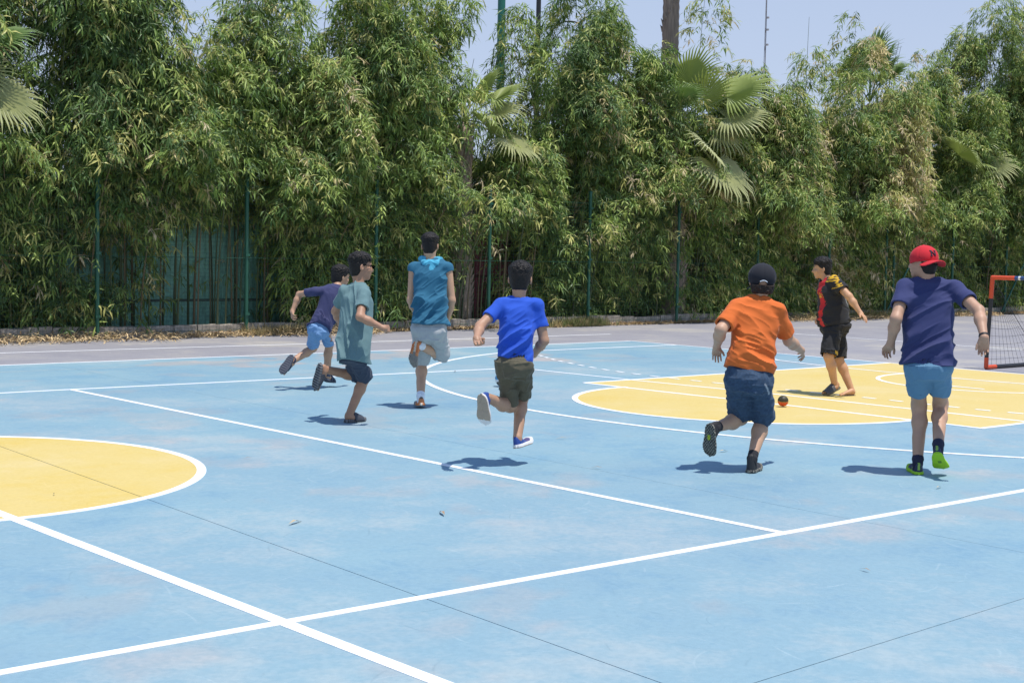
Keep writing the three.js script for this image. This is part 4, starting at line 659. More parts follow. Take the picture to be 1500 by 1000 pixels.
  { const q = [tf.at(t.w * H, 0.08, 0), tf.at(-t.w * H, 0.08, 0), J.hipL, J.hipR, lerp(J.hipL, J.knL, t.len), lerp(J.hipR, J.knR, t.len)]; const [a, e] = boundsOf(q, 0.13); part('shorts', net(shortsF, a, e, 0.0075, (x, y, z) => { const px = x - J.pel.x, py = y - J.pel.y, pz = z - J.pel.z; const n = (1 - (t.heather || 0.03)) + 2 * (t.heather || 0.03) * vnoise(x * 110, y * 130, z * 110); const col = t.paint ? t.paint(V(x, y, z), px * R.x + py * R.y + pz * R.z, px * U.x + py * U.y + pz * U.z, px * F.x + py * F.y + pz * F.z, J) : t.color; return [col[0] * n, col[1] * n, col[2] * n]; }), MS.cloth, root); }
  // ---- socks and shoes
  for (const ft of feet) {
    const st = ft.style, fr = ft.fr, L = ft.L, sd = ft.side;
    if (st.sock) { const top = lerp(ft.an, ft.kn, st.sock[3]), f = cap(top, ft.an, 0.0335 * s * b, 0.0315 * s), g2 = cap(ft.an, fr.at(0, 0.04, 0.05), 0.033 * s, 0.034), ax = ft.kn.clone().sub(ft.an).normalize(); const sf = (x, y, z) => smax(smin(f(x, y, z), g2(x, y, z), 0.02) - 0.0022 * Math.sin(((x - top.x) * ax.x + (y - top.y) * ax.y + (z - top.z) * ax.z) * 210) * 0.5, (x - top.x) * ax.x + (y - top.y) * ax.y + (z - top.z) * ax.z, 0.004); const [a, e] = boundsOf([top, ft.an, fr.at(0, 0.04, 0.05)], 0.06); part('sock', net(sf, a, e, 0.005, tint(st.sock, 0.06)), MS.cloth, root); }
    const [a, e] = boundsOf([fr.at(-0.06, -0.01, -0.03), fr.at(0.06, -0.01, -0.03), fr.at(0.06, -0.01, L + 0.03), fr.at(-0.06, -0.01, L + 0.03), fr.at(0, st.tall ? 0.15 : 0.1, 0.0), fr.at(0, 0.12, 0.1)], 0.025);
    const th = st.sole ?? 0.024, tread = st.tread || (() => 0);
    const soleF = fr.to((x, y, z) => { const toe = 0.022 * sstep(0.7, 1.0, z / L) * (st.flatToe ? 0.2 : 1), yy = y - toe; const d = footOutline(x, z, L, 0.004 + 0.004 * sstep(th, 0, yy), sd); return smax(smax(d, yy - th - (st.heelUp || 0) * sstep(L * 0.4, 0, z), 0.006), -yy + Math.max(0, tread(x, z, L)), 0.005); });
    let upF = null;
    if (st.kind === 'shoe') {
      const hgt = HEIGHTS[st.tall ? 'boot' : 'shoe'], leg = cap(ft.an, fr.at(0, 0.05, 0.05), 0.0315 * s * b, 0.03), open = fr.at(0, 0, 0);
      upF = (x, y, z) => { const A0 = x - fr.o.x, B0 = y - fr.o.y, C0_ = z - fr.o.z, lx = A0 * fr.R.x + B0 * fr.R.y + C0_ * fr.R.z, ly = A0 * fr.U.x + B0 * fr.U.y + C0_ * fr.U.z, lz = A0 * fr.F.x + B0 * fr.F.y + C0_ * fr.F.z, tt = clamp(lz / L, 0, 1), toe = 0.022 * sstep(0.7, 1, tt), hh = hgt(tt) * (s * 0.35 + 0.65) + toe; const shrink = 0.030 * Math.pow(clamp(ly / hh, 0, 1.2), 2.4) * (0.35 + 0.65 * sstep(0.2, 0.5, tt)); let d = footOutline(lx, lz, L, 0.001 - shrink, sd); d = smax(d, ly - hh - 0.006, 0.022); d = smax(d, th * 0.6 + toe - ly, 0.004); d -= 0.0016 * Math.sin(lz * 260) * sstep(0.4, 0.5, tt) * sstep(0.75, 0.65, tt) * sstep(0.02, 0.0, Math.abs(lx)); return smax(d, -Math.max(leg(x, y, z), -(ly - hh + 0.022)), 0.004); };
    } else if (st.kind === 'slide') { // a wide band over the instep
      upF = fr.to((x, y, z) => { const tt = z / L, c0 = 0.066 - 0.028 * sstep(0.4, 0.8, tt), rx = halfW(z, L) + 0.007, e2 = Math.sqrt((x / rx) ** 2 + (Math.max(0, y - 0.012) / c0) ** 2); const sh = (e2 - 1) * 0.032, band = Math.max(L * st.band[0] - z, z - L * st.band[1]); return smax(smax(Math.abs(sh) - 0.0045, band, 0.006), 0.012 - y, 0.003); });
    } else if (st.kind === 'sandal') {
      upF = fr.to((x, y, z) => { const tt = z / L; const c0 = 0.066 - 0.03 * sstep(0.4, 0.8, tt), rx = halfW(z, L) + 0.006, e2 = Math.sqrt((x / rx) ** 2 + (Math.max(0, y - 0.012) / c0) ** 2), sh = Math.abs((e2 - 1) * 0.032) - 0.0045; const b1 = Math.abs(z - L * 0.66) - 0.02, b2 = Math.abs(z - L * 0.42 - y * 0.3) - 0.014; const straps = smax(sh, Math.min(b1, b2), 0.005); const heel = smax(smax(Math.abs(Math.hypot(x, (z - 0.042) * 0.9) - 0.037) - 0.0045, Math.abs(y - 0.055) - 0.014, 0.004), z - L * 0.42, 0.004); return smax(Math.min(straps, heel), 0.012 - y, 0.003); });
    }
    const up = upF && part(st.kind === 'shoe' ? 'shoe' : st.kind, net(upF, a, e, 0.0048, st.paint ? (x, y, z) => { const q = V(x, y, z).sub(fr.o); return st.paint(q.dot(fr.R), q.dot(fr.U), q.dot(fr.F) / L, sd); } : tint(st.color, 0.08)), MS.shoe, root);
    part('sole', net(soleF, a, e, 0.0042, (x, y, z) => { const q = V(x, y, z).sub(fr.o); return st.solePaint ? st.solePaint(q.dot(fr.R), q.dot(fr.U), q.dot(fr.F) / L, sd) : st.soleColor; }), MS.sole, up || root);
  }
  if (cfg.extra) cfg.extra({ root, J, hfr, k, s, tf, b });
  return root;
}
const POSES = {
navyL: {pel: [-8.873,0.646,-3.164], neck: [-8.658,1.061,-3.171], head: [-8.584,1.164,-3.221], shL: [-8.9,1.011,-3.218], elL: [-8.946,0.976,-3.438], wrL: [-9.031,0.803,-3.43], haL: [-9.078,0.717,-3.354], shR: [-8.595,0.976,-3.189], elR: [-8.514,0.766,-3.153], wrR: [-8.349,0.703,-3.23], haR: [-8.252,0.711,-3.307], hipL: [-8.926,0.646,-3.183], knL: [-8.818,0.423,-3.37], anL: [-9.099,0.303,-3.314], toL: [-9.252,0.186,-3.299], hipR: [-8.809,0.623,-3.173], knR: [-8.624,0.46,-3.36], anR: [-8.661,0.115,-3.348], toR: [-8.499,0.057,-3.436], fwd: [0.963,-0.042,-0.266], hfwd: [0.992,-0.127,0.008], H: 1.38},
teal: {pel: [-10.205,0.612,-0.647], neck: [-10.098,1.172,-0.735], head: [-10.066,1.308,-0.745], shL: [-10.186,1.096,-0.805], elL: [-10.163,0.929,-0.976], wrL: [-10.037,0.795,-1.066], haL: [-9.939,0.765,-1.148], shR: [-10.153,1.087,-0.576], elR: [-10.27,0.91,-0.463], wrR: [-10.116,0.818,-0.345], haR: [-10.013,0.809,-0.382], hipL: [-10.197,0.602,-0.719], knL: [-10.004,0.378,-0.862], anL: [-10.323,0.453,-0.88], toL: [-10.411,0.294,-0.918], hipR: [-10.207,0.605,-0.595], knR: [-10.017,0.382,-0.744], anR: [-10.168,0.074,-0.749], toR: [-9.995,0.007,-0.787], fwd: [1.0,-0.028,-0.006], hfwd: [0.944,-0.006,0.33], H: 1.46},
hood: {pel: [-8.965,0.739,-1.236], neck: [-8.897,1.365,-1.31], head: [-8.892,1.496,-1.33], shL: [-9.023,1.288,-1.399], elL: [-9.046,0.995,-1.403], wrL: [-8.888,0.849,-1.516], haL: [-8.786,0.78,-1.595], shR: [-8.793,1.294,-1.199], elR: [-8.766,1.002,-1.164], wrR: [-8.717,0.8,-1.292], haR: [-8.811,0.701,-1.191], hipL: [-9.017,0.726,-1.28], knL: [-8.866,0.433,-1.47], anL: [-9.003,0.125,-1.294], toL: [-8.904,-0.005,-1.473], hipR: [-8.914,0.728,-1.191], knR: [-8.701,0.472,-1.374], anR: [-9.042,0.591,-1.254], toR: [-9.107,0.442,-1.288], fwd: [0.655,-0.064,-0.753], hfwd: [0.74,-0.061,-0.67], H: 1.62},
blue: {pel: [-10.629,0.704,1.861], neck: [-10.553,1.154,1.809], head: [-10.529,1.283,1.793], shL: [-10.664,1.101,1.756], elL: [-10.858,0.963,1.769], wrL: [-10.997,0.892,1.904], haL: [-11.045,0.825,2.019], shR: [-10.46,1.1,1.895], elR: [-10.432,0.865,1.94], wrR: [-10.373,0.759,1.774], haR: [-10.332,0.726,1.657], hipL: [-10.674,0.708,1.821], knL: [-10.564,0.408,1.753], anL: [-10.861,0.494,1.857], toL: [-10.891,0.349,1.855], hipR: [-10.584,0.696,1.901], knR: [-10.429,0.469,1.725], anR: [-10.573,0.203,1.847], toR: [-10.395,0.145,1.781], fwd: [0.713,-0.062,-0.698], hfwd: [0.727,-0.062,-0.684], H: 1.42},
orange: {pel: [-9.463,0.637,2.929], neck: [-9.333,1.186,2.889], head: [-9.3,1.301,2.881], shL: [-9.47,1.119,2.815], elL: [-9.661,0.972,2.842], wrL: [-9.55,0.842,2.714], haL: [-9.465,0.746,2.643], shR: [-9.265,1.097,2.995], elR: [-9.131,0.894,2.996], wrR: [-8.936,0.82,2.952], haR: [-8.819,0.755,2.893], hipL: [-9.518,0.626,2.881], knL: [-9.348,0.356,2.772], anL: [-9.679,0.313,2.828], toL: [-9.724,0.135,2.814], hipR: [-9.404,0.629,2.981], knR: [-9.243,0.35,2.877], anR: [-9.456,0.105,2.973], toR: [-9.289,-0.004,2.88], fwd: [0.576,-0.065,-0.815], hfwd: [0.692,-0.013,-0.722], H: 1.47},
black: {pel: [-4.483,0.749,-0.066], neck: [-4.529,1.234,-0.147], head: [-4.553,1.34,-0.204], shL: [-4.586,1.21,-0.008], elL: [-4.595,1.061,0.185], wrL: [-4.559,0.89,0.309], haL: [-4.582,0.819,0.428], shR: [-4.421,1.188,-0.262], elR: [-4.337,0.973,-0.343], wrR: [-4.485,0.84,-0.262], haR: [-4.607,0.77,-0.255], hipL: [-4.546,0.745,-0.028], knL: [-4.668,0.429,0.007], anL: [-4.533,0.109,0.006], toL: [-4.704,-0.029,-0.026], hipR: [-4.401,0.731,-0.1], knR: [-4.422,0.388,-0.044], anR: [-4.361,0.064,0.09], toR: [-4.547,0.016,0.081], fwd: [-0.831,-0.011,-0.557], hfwd: [-0.606,-0.113,-0.787], H: 1.48},
navyR: {pel: [-8.545,0.756,3.712], neck: [-8.486,1.337,3.648], head: [-8.502,1.447,3.612], shL: [-8.597,1.274,3.543], elL: [-8.759,1.067,3.592], wrL: [-8.652,0.888,3.483], haL: [-8.58,0.804,3.376], shR: [-8.389,1.268,3.804], elR: [-8.464,1.137,4.025], wrR: [-8.581,0.971,4.143], haR: [-8.533,0.794,4.112], hipL: [-8.601,0.746,3.665], knL: [-8.403,0.457,3.562], anL: [-8.542,0.116,3.658], toL: [-8.398,-0.01,3.508], hipR: [-8.49,0.749,3.761], knR: [-8.284,0.468,3.652], anR: [-8.54,0.235,3.81], toR: [-8.396,0.043,3.774], fwd: [0.616,-0.065,-0.785], hfwd: [-0.105,-0.058,-0.993], H: 1.62},
};
// caps: a crown that follows the skull, panels and a button, and a curved brim that points along +z of its own frame
function makeCap({ root, hfr, k }, o) {
  const { yaw = 0, color, tilt = 0, y0 = 0.018, logo, back } = o, q = new THREE.Quaternion().setFromAxisAngle(hfr.U, yaw), fr = (() => { const R = hfr.R.clone().applyQuaternion(q), F = hfr.F.clone().applyQuaternion(q), t = new THREE.Quaternion().setFromAxisAngle(R, tilt); return frame(hfr.at(0, 0, -0.012 * k), R, hfr.U.clone().applyQuaternion(t), F.clone().applyQuaternion(t)); })();
  const outer = ell(0, 0.026, 0, 0.098, 0.097, 0.110), inner = ell(0, 0.026, 0, 0.090, 0.089, 0.102);
  const crown = fr.to((x, y, z) => { x /= k; y /= k; z /= k; const a = Math.atan2(x, z), seam = 0.0016 * sstep(0.10, 0.02, Math.abs(((a / 1.0472) % 1 + 1) % 1 - 0.5) * -1 + 0.5); let d = outer(x, y, z) + seam; d = smax(d, -inner(x, y, z), 0.002); d = smax(d, y0 - 0.012 * sstep(-0.02, -0.1, z) - y, 0.004); if (back) { const hole = Math.hypot(x, (y - y0 - 0.004)) - 0.03; if (z < 0) d = smax(d, -hole, 0.004); } return Math.min(d, Math.hypot(x, (y - 0.122) * 1.5, z) - 0.009) * k; });
  const [a, e] = boundsOf([fr.at(0, 0.03, 0)], 0.14), cg = part('cap', net(crown, a, e, 0.0042, tint(color, 0.06)), MS.cloth, root);
  const brim = fr.to((x, y, z) => { x /= k; y /= k; z /= k; const yy = y - y0 - 0.002 + 5.2 * x * x + 0.16 * (z - 0.09); const out = Math.hypot(x * 0.98, (z - 0.090) * 0.90) - 0.088, inn = Math.hypot(x, z) - 0.090; return smax(smax(Math.abs(yy) - 0.0045, out, 0.004), -inn, 0.004) * 0.8 * k; });
  { const [a2, e2] = boundsOf([fr.at(0.09 * k, 0, 0), fr.at(-0.09 * k, 0, 0), fr.at(0, 0, 0.16 * k)], 0.06); part('brim', net(brim, a2, e2, 0.0042, tint(color, 0.04)), MS.cloth, cg); }
  if (back) { const pts = []; for (let i = 0; i <= 12; i++) { const t = (i / 12 - 0.5) * 1.5, r = 0.0365; pts.push(fr.at(Math.sin(t) * r * k, (y0 + 0.0005 + Math.cos(t) * r) * k, -(0.1165 - 0.0 - 0.35 * (Math.cos(t) * r) * 0.25 - Math.pow(Math.sin(t) * r, 2) * 5) * k)); } part('back_lettering', tube(pts, 0.0032, 24, 5), std(0.62, 0.68, 0.74, 0.7), cg); }
  if (logo) logo(fr, cg, k, outer);
  return cg;
}
const S = { black: [0.018, 0.018, 0.02] };
const waves = (n, dep) => (x, z, L) => dep * (Math.sin(z / L * n * 6.283) > -0.1 ? 0 : 1) * (Math.abs(x) < 0.034 ? 1 : 0);
const studs = (x, z, L) => { const u = Math.sin(x * 330 + (Math.floor(z * 62) % 2) * 1.57), v = Math.sin(z * 390); return u * v > 0.0 ? 0 : 0.006; };
const people = {};
people.navyL = makePerson(POSES.navyL, {
  skin: [0.461, 0.262, 0.159], hair: { top: 0.030, side: 0.015, curl: 0.0067, freq: 90, nape: -0.086 }, head: 0.93,
  shirt: { color: [0.040, 0.044, 0.115], hem: -0.015, w: [0.090, 0.085, 0.094, 0.078], d: [0.069, 0.063, 0.064, 0.046], sleeve: 0.52, r0: 0.0482, r1: 0.0533, neck: 0.056, seed: 3.1, slant: 0.9, tiltF: -0.5 },
  shorts: { color: [0.155, 0.29, 0.50], len: 0.86, r0: 0.0609, r1: 0.0631, w: 0.0810, d: 0.0722, seed: 2, amp: 0.012, heather: 0.14 },
  shoes: { kind: 'sandal', bare: true, color: [0.022, 0.035, 0.07], soleColor: [0.07, 0.075, 0.095], sole: 0.024, tread: waves(9, 0.004), flatToe: true },
  footR: { flat: true, ground: 0.03 + CY, pitch: -0.25, style: null }, handL: { curl: 0.55, thumb: [0.3, -0.2, 1] }, handR: { curl: 0.8 },
}, 'person in navy t-shirt, light denim shorts and sandals sprinting beside the one in teal');
people.teal = makePerson(POSES.teal, {
  skin: [0.384, 0.207, 0.126], hair: { top: 0.032, side: 0.009, curl: 0.0075, freq: 82, nape: -0.086 }, head: 0.95,
  shirt: { color: [0.125, 0.215, 0.225], hem: -0.062, w: [0.091, 0.086, 0.093, 0.077], d: [0.082, 0.074, 0.071, 0.047], sleeve: 0.62, r0: 0.0499, r1: 0.0568, neck: 0.058, seed: 7.7, slant: 1.25, amp: 0.012 },
  shorts: { color: [0.035, 0.05, 0.082], len: 0.98, r0: 0.0681, r1: 0.0697, w: 0.0851, d: 0.0786, seed: 5, amp: 0.008 },
  shoes: { kind: 'slide', bare: true, band: [0.34, 0.78], color: [0.045, 0.05, 0.065], soleColor: [0.075, 0.078, 0.085], sole: 0.028, tread: waves(11, 0.008), flatToe: true, solePaint: (x, y, t) => (Math.sin(t * 11 * 6.283) > -0.1 ? [0.16, 0.16, 0.165] : [0.055, 0.057, 0.062]) },
  footR: { flat: true, ground: CY + 0.001 }, handL: { curl: 0.8 }, handR: { curl: 1.05, thumb: [-0.2, 1, 0.2] },
  extra: ({ root, hfr, k }) => { // sunglasses
    const m = std(0.012, 0.014, 0.02, 0.25), g = []; for (const sx of [-1, 1]) { g.push(new THREE.TorusGeometry(0.020 * k, 0.0022, 6, 20).scale(1.15, 0.85, 1).translate(sx * 0.032 * k, 0.004 * k, 0.104 * k)); }
    const B = new THREE.Matrix4().makeBasis(hfr.R, hfr.U, hfr.F).setPosition(hfr.o), fg = mergeGeometries(g).applyMatrix4(B); const s = part('sunglasses', fg, m, root);
    for (const sx of [-1, 1]) { part('lens', new THREE.SphereGeometry(0.0205 * k, 16, 8).scale(1.12, 0.82, 0.16).translate(sx * 0.032 * k, 0.004 * k, 0.104 * k).applyMatrix4(B), std(0.01, 0.012, 0.018, 0.12), s); part('temple', rod([sx * 0.056 * k, 0.01 * k, 0.103 * k], [sx * 0.083 * k, 0.012 * k, -0.005 * k], 0.0026, 6).applyMatrix4(B), m, s); }
  },
}, 'person in teal t-shirt, dark shorts and slides running with one fist forward');
people.hood = makePerson(POSES.hood, {
  skin: [0.512, 0.299, 0.186], hair: { top: 0.030, side: 0.006, curl: 0.0053, freq: 90, nape: -0.086 }, head: 0.92,
  shirt: { name: 'sleeveless_hoodie', color: [0.022, 0.128, 0.215], hem: 0.02, w: [0.109, 0.095, 0.097, 0.089], d: [0.078, 0.070, 0.068, 0.050], sleeve: 0.08, r0: 0.0480, r1: 0.0560, neck: 0.058, seed: 11.2, slant: -0.7, amp: 0.015 },
  shorts: { color: [0.40, 0.42, 0.42], len: 0.96, r0: 0.0776, r1: 0.0766, w: 0.0916, d: 0.0795, seed: 8, amp: 0.010 },
  shoes: { kind: 'shoe', color: [0.55, 0.19, 0.07], sock: [0.72, 0.74, 0.78, 0.30], sole: 0.026, tread: studs, soleColor: [0.3, 0.28, 0.25], solePaint: (x, y, t) => (t < 0.38 ? (Math.abs(x) < 0.012 ? [0.62, 0.55, 0.45] : [0.60, 0.20, 0.07]) : t < 0.5 && Math.abs(x) > 0.016 ? [0.60, 0.24, 0.10] : [0.26, 0.24, 0.215]), paint: (x, y, t) => (y > 0.062 ? [0.10, 0.075, 0.06] : t > 0.82 || y < 0.02 ? [0.08, 0.07, 0.06] : [0.55, 0.19, 0.07]) },
  footL: { flat: true, ground: CY + 0.001, pitch: -0.12 }, handL: { curl: 0.6 }, handR: { curl: 0.45, thumb: [-0.5, 0, -0.6] },
  extra: ({ root, J, tf, s, hfr }) => { // hood lying on the back: a folded sack round the neck
    const n = J.neck, U = tf.U, R = tf.R, F = tf.F, P2 = (x, y, z) => n.clone().addScaledVector(R, x * s).addScaledVector(U, y * s).addScaledVector(F, z * s), fs = [cap(P2(-0.082, 0.006, -0.012), P2(-0.045, -0.035, -0.066), 0.019 * s, 0.024 * s), cap(P2(0.082, 0.006, -0.012), P2(0.05, -0.035, -0.066), 0.019 * s, 0.024 * s), cap(P2(-0.045, -0.035, -0.066), P2(0.008, -0.118, -0.076), 0.024 * s, 0.016 * s), cap(P2(0.05, -0.035, -0.066), P2(0.008, -0.118, -0.076), 0.024 * s, 0.016 * s), cap(P2(0, -0.03, -0.062), P2(0.005, -0.095, -0.078), 0.03 * s, 0.018 * s), cap(P2(-0.068, 0.012, -0.03), P2(0.068, 0.012, -0.03), 0.016 * s, 0.016 * s), cap(P2(-0.082, 0.008, -0.005), P2(-0.05, -0.02, 0.06), 0.018 * s, 0.016 * s), cap(P2(0.082, 0.008, -0.005), P2(0.05, -0.02, 0.06), 0.018 * s, 0.016 * s)], f = uni(fs, 0.022), nk = cap(P2(0, -0.04, 0.005), hfr.at(0, -0.05, -0.02), 0.049 * s, 0.045 * s);
    const g = (x, y, z) => { const px = x - n.x, py = y - n.y, pz = z - n.z, a = Math.atan2(px * R.x + py * R.y + pz * R.z, -(px * F.x + py * F.y + pz * F.z)), h = px * U.x + py * U.y + pz * U.z; const w = 1 - Math.abs(vnoise(Math.abs(a) * 2.2 + h * 34, 1.5 * a, 3) * 2 - 1); return smax(f(x, y, z) - 0.007 * (w * w - 0.4), -nk(x, y, z), 0.006); }; const [a, e] = boundsOf([P2(0, 0, 0), P2(0, -0.1, -0.05)], 0.16); part('hood', net(g, a, e, 0.0055, tint([0.07, 0.36, 0.52], 0.06)), MS.cloth, root);
  },
}, 'person in blue sleeveless hoodie, pale grey shorts and orange running shoes');
people.blue = makePerson(POSES.blue, {
  skin: [0.442, 0.250, 0.154], hair: { top: 0.026, side: 0.010, curl: 0.0053, freq: 112, nape: -0.086 }, head: 0.94,
  shirt: { color: [0.018, 0.085, 0.50], hem: 0.018, w: [0.089, 0.084, 0.087, 0.077], d: [0.069, 0.062, 0.062, 0.045], sleeve: 0.6, r0: 0.0473, r1: 0.0516, neck: 0.056, seed: 17.4, slant: -0.65, amp: 0.013, tilt: -0.12 },
  shorts: { color: [0.105, 0.092, 0.058], len: 0.93, r0: 0.0653, r1: 0.0608, w: 0.0800, d: 0.0720, seed: 12, amp: 0.014 },
  shoes: { kind: 'shoe', color: [0.02, 0.06, 0.22], soleColor: [0.56, 0.53, 0.48], sole: 0.026, tread: (x, z, L) => (Math.abs(x + 0.004 * Math.sin(z * 60)) < 0.004 || Math.abs(Math.sin(z * 55)) < 0.12 ? 0.003 : 0), solePaint: (x, y, t) => (y > 0.008 ? [0.66, 0.66, 0.66] : [0.36, 0.29, 0.22]), paint: (x, y, t) => (t < 0.25 ? [0.015, 0.055, 0.25] : t > 0.55 ? [0.07, 0.055, 0.16] : Math.sin(t * 60) > 0 ? [0.02, 0.09, 0.32] : [0.05, 0.05, 0.17]) },
  footR: {}, handL: { curl: 0.5, thumb: [1, 0.1, -0.3], spread: 0.2 }, handR: { curl: 0.6 },
}, 'person in bright blue t-shirt and khaki shorts in mid stride above the court');
people.orange = makePerson(POSES.orange, {
  skin: [0.512, 0.305, 0.192], hair: { top: 0.014, side: 0.019, back: 0.012, curl: 0.0090, freq: 78, nape: -0.095, cap: true, capY: -0.02, color: [0.022, 0.014, 0.010] }, head: 0.97, build: 1.14,
  shirt: { color: [0.62, 0.135, 0.022], hem: 0.036, w: [0.112, 0.103, 0.106, 0.087], d: [0.087, 0.082, 0.076, 0.052], sleeve: 0.78, r0: 0.0504, r1: 0.0558, neck: 0.058, seed: 23.9, slant: 0.35, amp: 0.012, tilt: -0.04 },
  shorts: { color: [0.032, 0.062, 0.11], len: 0.97, r0: 0.0817, r1: 0.0818, w: 0.1053, d: 0.0921, seed: 15, amp: 0.010, heather: 0.32, paint: (p, lx, h, lz) => { const q = [0.032, 0.062, 0.11]; if (lz < 0 && Math.abs((lx - 0.105) * 0.8 + (h + 0.045)) < 0.006 && lx > 0.085 && lx < 0.15) return [0.4, 0.42, 0.45]; return q; } },
  shoes: { kind: 'shoe', tall: true, color: S.black, soleColor: [0.10, 0.098, 0.088], sole: 0.022, tread: studs, sock: [0.02, 0.02, 0.024, 0.16], solePaint: (x, y, t) => (t > 0.33 && t < 0.48 && Math.abs(x) < 0.011 ? [0.42, 0.5, 0.03] : Math.sin(x * 330) * Math.sin(t * 60) > 0 ? [0.24, 0.23, 0.19] : [0.035, 0.035, 0.032]) },
  footR: { flat: true, ground: CY + 0.001 }, handL: { curl: 0.2, thumb: [1, 0, 0.3], spread: 0.07 }, handR: { curl: 0.3, thumb: [-0.2, 0.8, 0.6] },
  extra: (q) => makeCap(q, { color: [0.011, 0.012, 0.018], back: true, y0: -0.03, tilt: 0.1 }),
}, 'person in orange t-shirt, dark heathered shorts and black cap');
people.black = makePerson(POSES.black, {
  skin: [0.538, 0.287, 0.149], hair: { top: 0.030, side: 0.012, curl: 0.0060, freq: 93, nape: -0.086 }, head: 0.93, build: 1.1,
  shirt: { name: 'jersey', color: S.black, hem: 0.0, w: [0.114, 0.109, 0.109, 0.087], d: [0.102, 0.095, 0.082, 0.053], sleeve: 0.60, r0: 0.0558, r1: 0.0612, neck: 0.058, seed: 29.3, slant: 0.2, amp: 0.010,
    paint: (x, t, z, p) => { // black with a torn red and yellow print on the chest, red yoke, yellow sleeve print
      const n = vnoise(x * 28, t * 16, 4) * 0.6 + vnoise(x * 60, t * 40, 9) * 0.4;
      if (z > 0.03 && x > -0.17 && x < 0.06) { const c = -0.05 + 0.03 * Math.sin(t * 9); if (Math.abs(x - c) < 0.055 * (n + 0.35)) { if (t > 0.62 && t < 0.78 && vnoise(x * 70, t * 60, 2) > 0.52) return [0.62, 0.34, 0.02]; return [0.50, 0.018, 0.025]; } }
      if (t > 0.86 && t < 0.985 && Math.abs(Math.abs(x) - 0.085) < 0.011 + 0.02 * (0.985 - t)) return [0.52, 0.02, 0.03];
      if (x < -0.105 && t > 0.72) { const v = vnoise(t * 34 + z * 20, z * 26 - t * 30, 1); if (z > -0.05 && z < 0.06 && t > 0.80 && v > 0.56) return [0.66, 0.38, 0.02]; if (Math.abs(t - 0.785 + z * 0.5) < 0.008 && z > -0.05 && z < 0.03) return [0.66, 0.38, 0.02]; }
      if (z < -0.07 && x < -0.02 && x > -0.07 && t > 0.30 && t < 0.62) return [0.6, 0.58, 0.52]; return S.black;
    } },
  shorts: { color: S.black, len: 0.96, r0: 0.0934, r1: 0.0874, w: 0.1092, d: 0.1053, seed: 18, amp: 0.010, paint: (p, lx, h, lz, J) => { const d = J.knL.clone().sub(J.hipL), q = p.clone().sub(J.hipL), t = q.dot(d) / d.lengthSq(), w = q.addScaledVector(d, -t); if (lx < -0.02 && t > 0.84 && t < 0.94 && w.length() > 0.05) { if (lz > 0.075 && lz < 0.115) return [0.6, 0.38, 0.04]; if (lz < 0.0 && lz > -0.035) return [0.55, 0.03, 0.03]; if (lz > 0.02 && lz < 0.055 && t > 0.88 && t < 0.91) return [0.6, 0.6, 0.6]; } return S.black; } },
  shoes: { kind: 'slide', bare: true, band: [0.40, 0.95], color: [0.07, 0.066, 0.062], soleColor: [0.13, 0.11, 0.07], sole: 0.02, tread: waves(16, 0.002), flatToe: true },
  footR: { flat: true, ground: CY + 0.001, style: { bare: true, lift: 0.004, kind: 'none', soleColor: [0.13, 0.11, 0.07], sole: 0.006, flatToe: true } }, footL: { ground: CY + 0.001 }, handL: { curl: 0.12, thumb: [0.2, 0.6, 0.6] }, handR: { curl: 0.3, thumb: [0, 0.5, -0.6], spread: 0.28 },
}, 'person in black jersey with red and yellow print and black shorts on yellow paint');
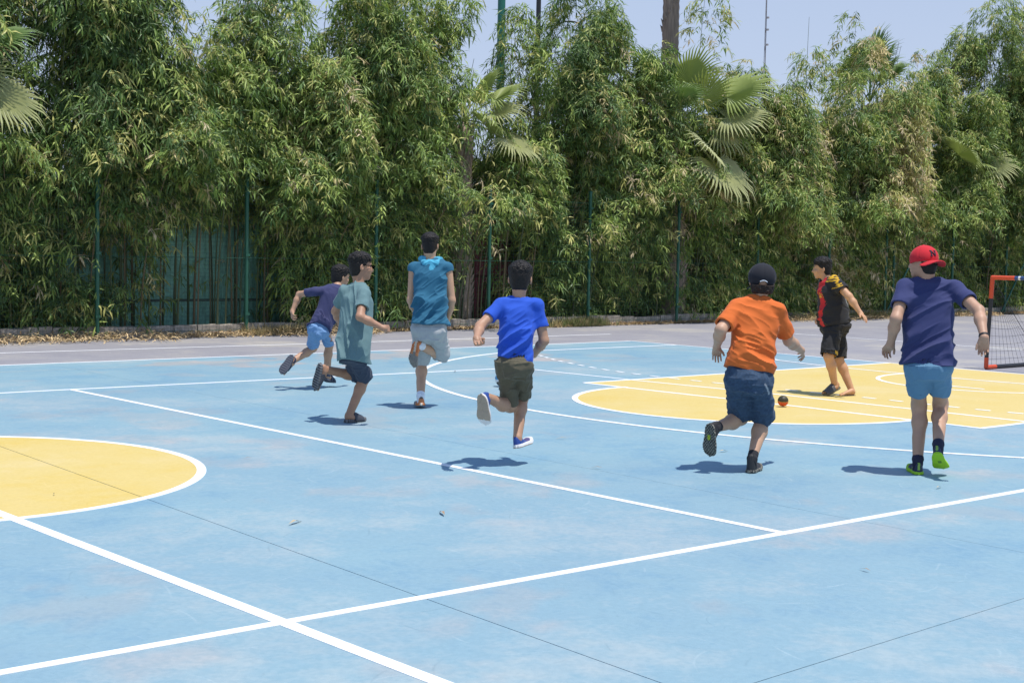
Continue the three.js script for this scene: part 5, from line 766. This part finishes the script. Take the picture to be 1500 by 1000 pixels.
people.navyR = makePerson(POSES.navyR, {
  skin: [0.474, 0.275, 0.176], hair: { top: 0.012, side: 0.010, curl: 0.0030, freq: 105, nape: -0.095, cap: true, capY: 0.004 }, head: 0.94,
  shirt: { color: [0.032, 0.041, 0.128], hem: -0.004, w: [0.107, 0.099, 0.101, 0.086], d: [0.079, 0.072, 0.068, 0.049], sleeve: 0.58, r0: 0.0516, r1: 0.0585, neck: 0.056, seed: 35.2, slant: -0.5, amp: 0.011, tilt: -0.05 },
  shorts: { color: [0.105, 0.225, 0.34], len: 0.62, r0: 0.0729, r1: 0.0694, w: 0.0926, d: 0.0832, seed: 21, amp: 0.007 },
  shoes: { kind: 'shoe', color: [0.014, 0.022, 0.055], sock: [0.018, 0.02, 0.045, 0.05], soleColor: [0.33, 0.60, 0.02], sole: 0.022, tread: (x, z, L) => (Math.hypot(x, z - L * 0.72) % 0.014 < 0.003 ? 0.003 : 0), solePaint: (x, y, t) => (t > 0.36 && t < 0.5 && Math.abs(x) < 0.012 ? [0.12, 0.25, 0.03] : [0.33, 0.60, 0.02]), paint: (x, y, t) => (t < 0.12 && Math.abs(x) < 0.008 && y > 0.03 ? [0.25, 0.4, 0.06] : t > 0.35 && t < 0.55 && vnoise(x * 90, t * 18, 3) > 0.62 ? [0.25, 0.42, 0.05] : [0.014, 0.024, 0.065]) },
  footL: { flat: true, ground: CY + 0.001 }, footR: { ground: CY + 0.02 }, handL: { curl: 0.6, thumb: [1, 0, 0.3], spread: 0.05 }, handR: { curl: 0.6, thumb: [-1, 0.1, 0.1], spread: 0.05 },
  extra: (q) => {
    makeCap(q, { color: [0.56, 0.018, 0.028], yaw: Math.PI * 0.86, tilt: 0.10, y0: -0.004, logo: (fr, cg, k, outer) => { // the raised dark letter on the front panels
      const seg = (a, b) => { const on = ([x, y]) => { x = -x; let z = 0.14; for (let i = 0; i < 30; i++) z -= outer(x, y, z); return fr.at(x * k, y * k, (z + 0.001) * k); }; const n = 5, pts = []; for (let i = 0; i <= n; i++) pts.push(on([a[0] + (b[0] - a[0]) * i / n, a[1] + (b[1] - a[1]) * i / n])); return tube(pts, 0.0042, 10, 6); };
      part('letter_badge', mergeGeometries([seg([-0.017, 0.030], [-0.017, 0.068]), seg([-0.017, 0.068], [0.015, 0.030]), seg([0.015, 0.030], [0.015, 0.068]), seg([0.008, 0.068], [0.023, 0.068]), seg([-0.025, 0.068], [-0.010, 0.068]), seg([-0.025, 0.030], [-0.010, 0.030])]), std(0.015, 0.015, 0.03, 0.7), cg);
    } });
    const { J, root, s } = q, w = J.wrR.clone(), d = J.elR.clone().sub(w).normalize(); w.addScaledVector(d, 0.012); const g = new THREE.CylinderGeometry(0.0275 * s, 0.0285 * s, 0.022, 20, 1, true); const g2 = new THREE.TorusGeometry(0.026 * s, 0.005, 8, 24).rotateX(Math.PI / 2).scale(1, 2.2, 1); g2.applyQuaternion(new THREE.Quaternion().setFromUnitVectors(V(0, 1, 0), d)); g2.translate(w.x, w.y, w.z); part('wristband', g2, std(0.012, 0.012, 0.014, 0.6), root);
  },
}, 'person in navy t-shirt, blue shorts and backwards red cap');

renderer.render(scene, camera);
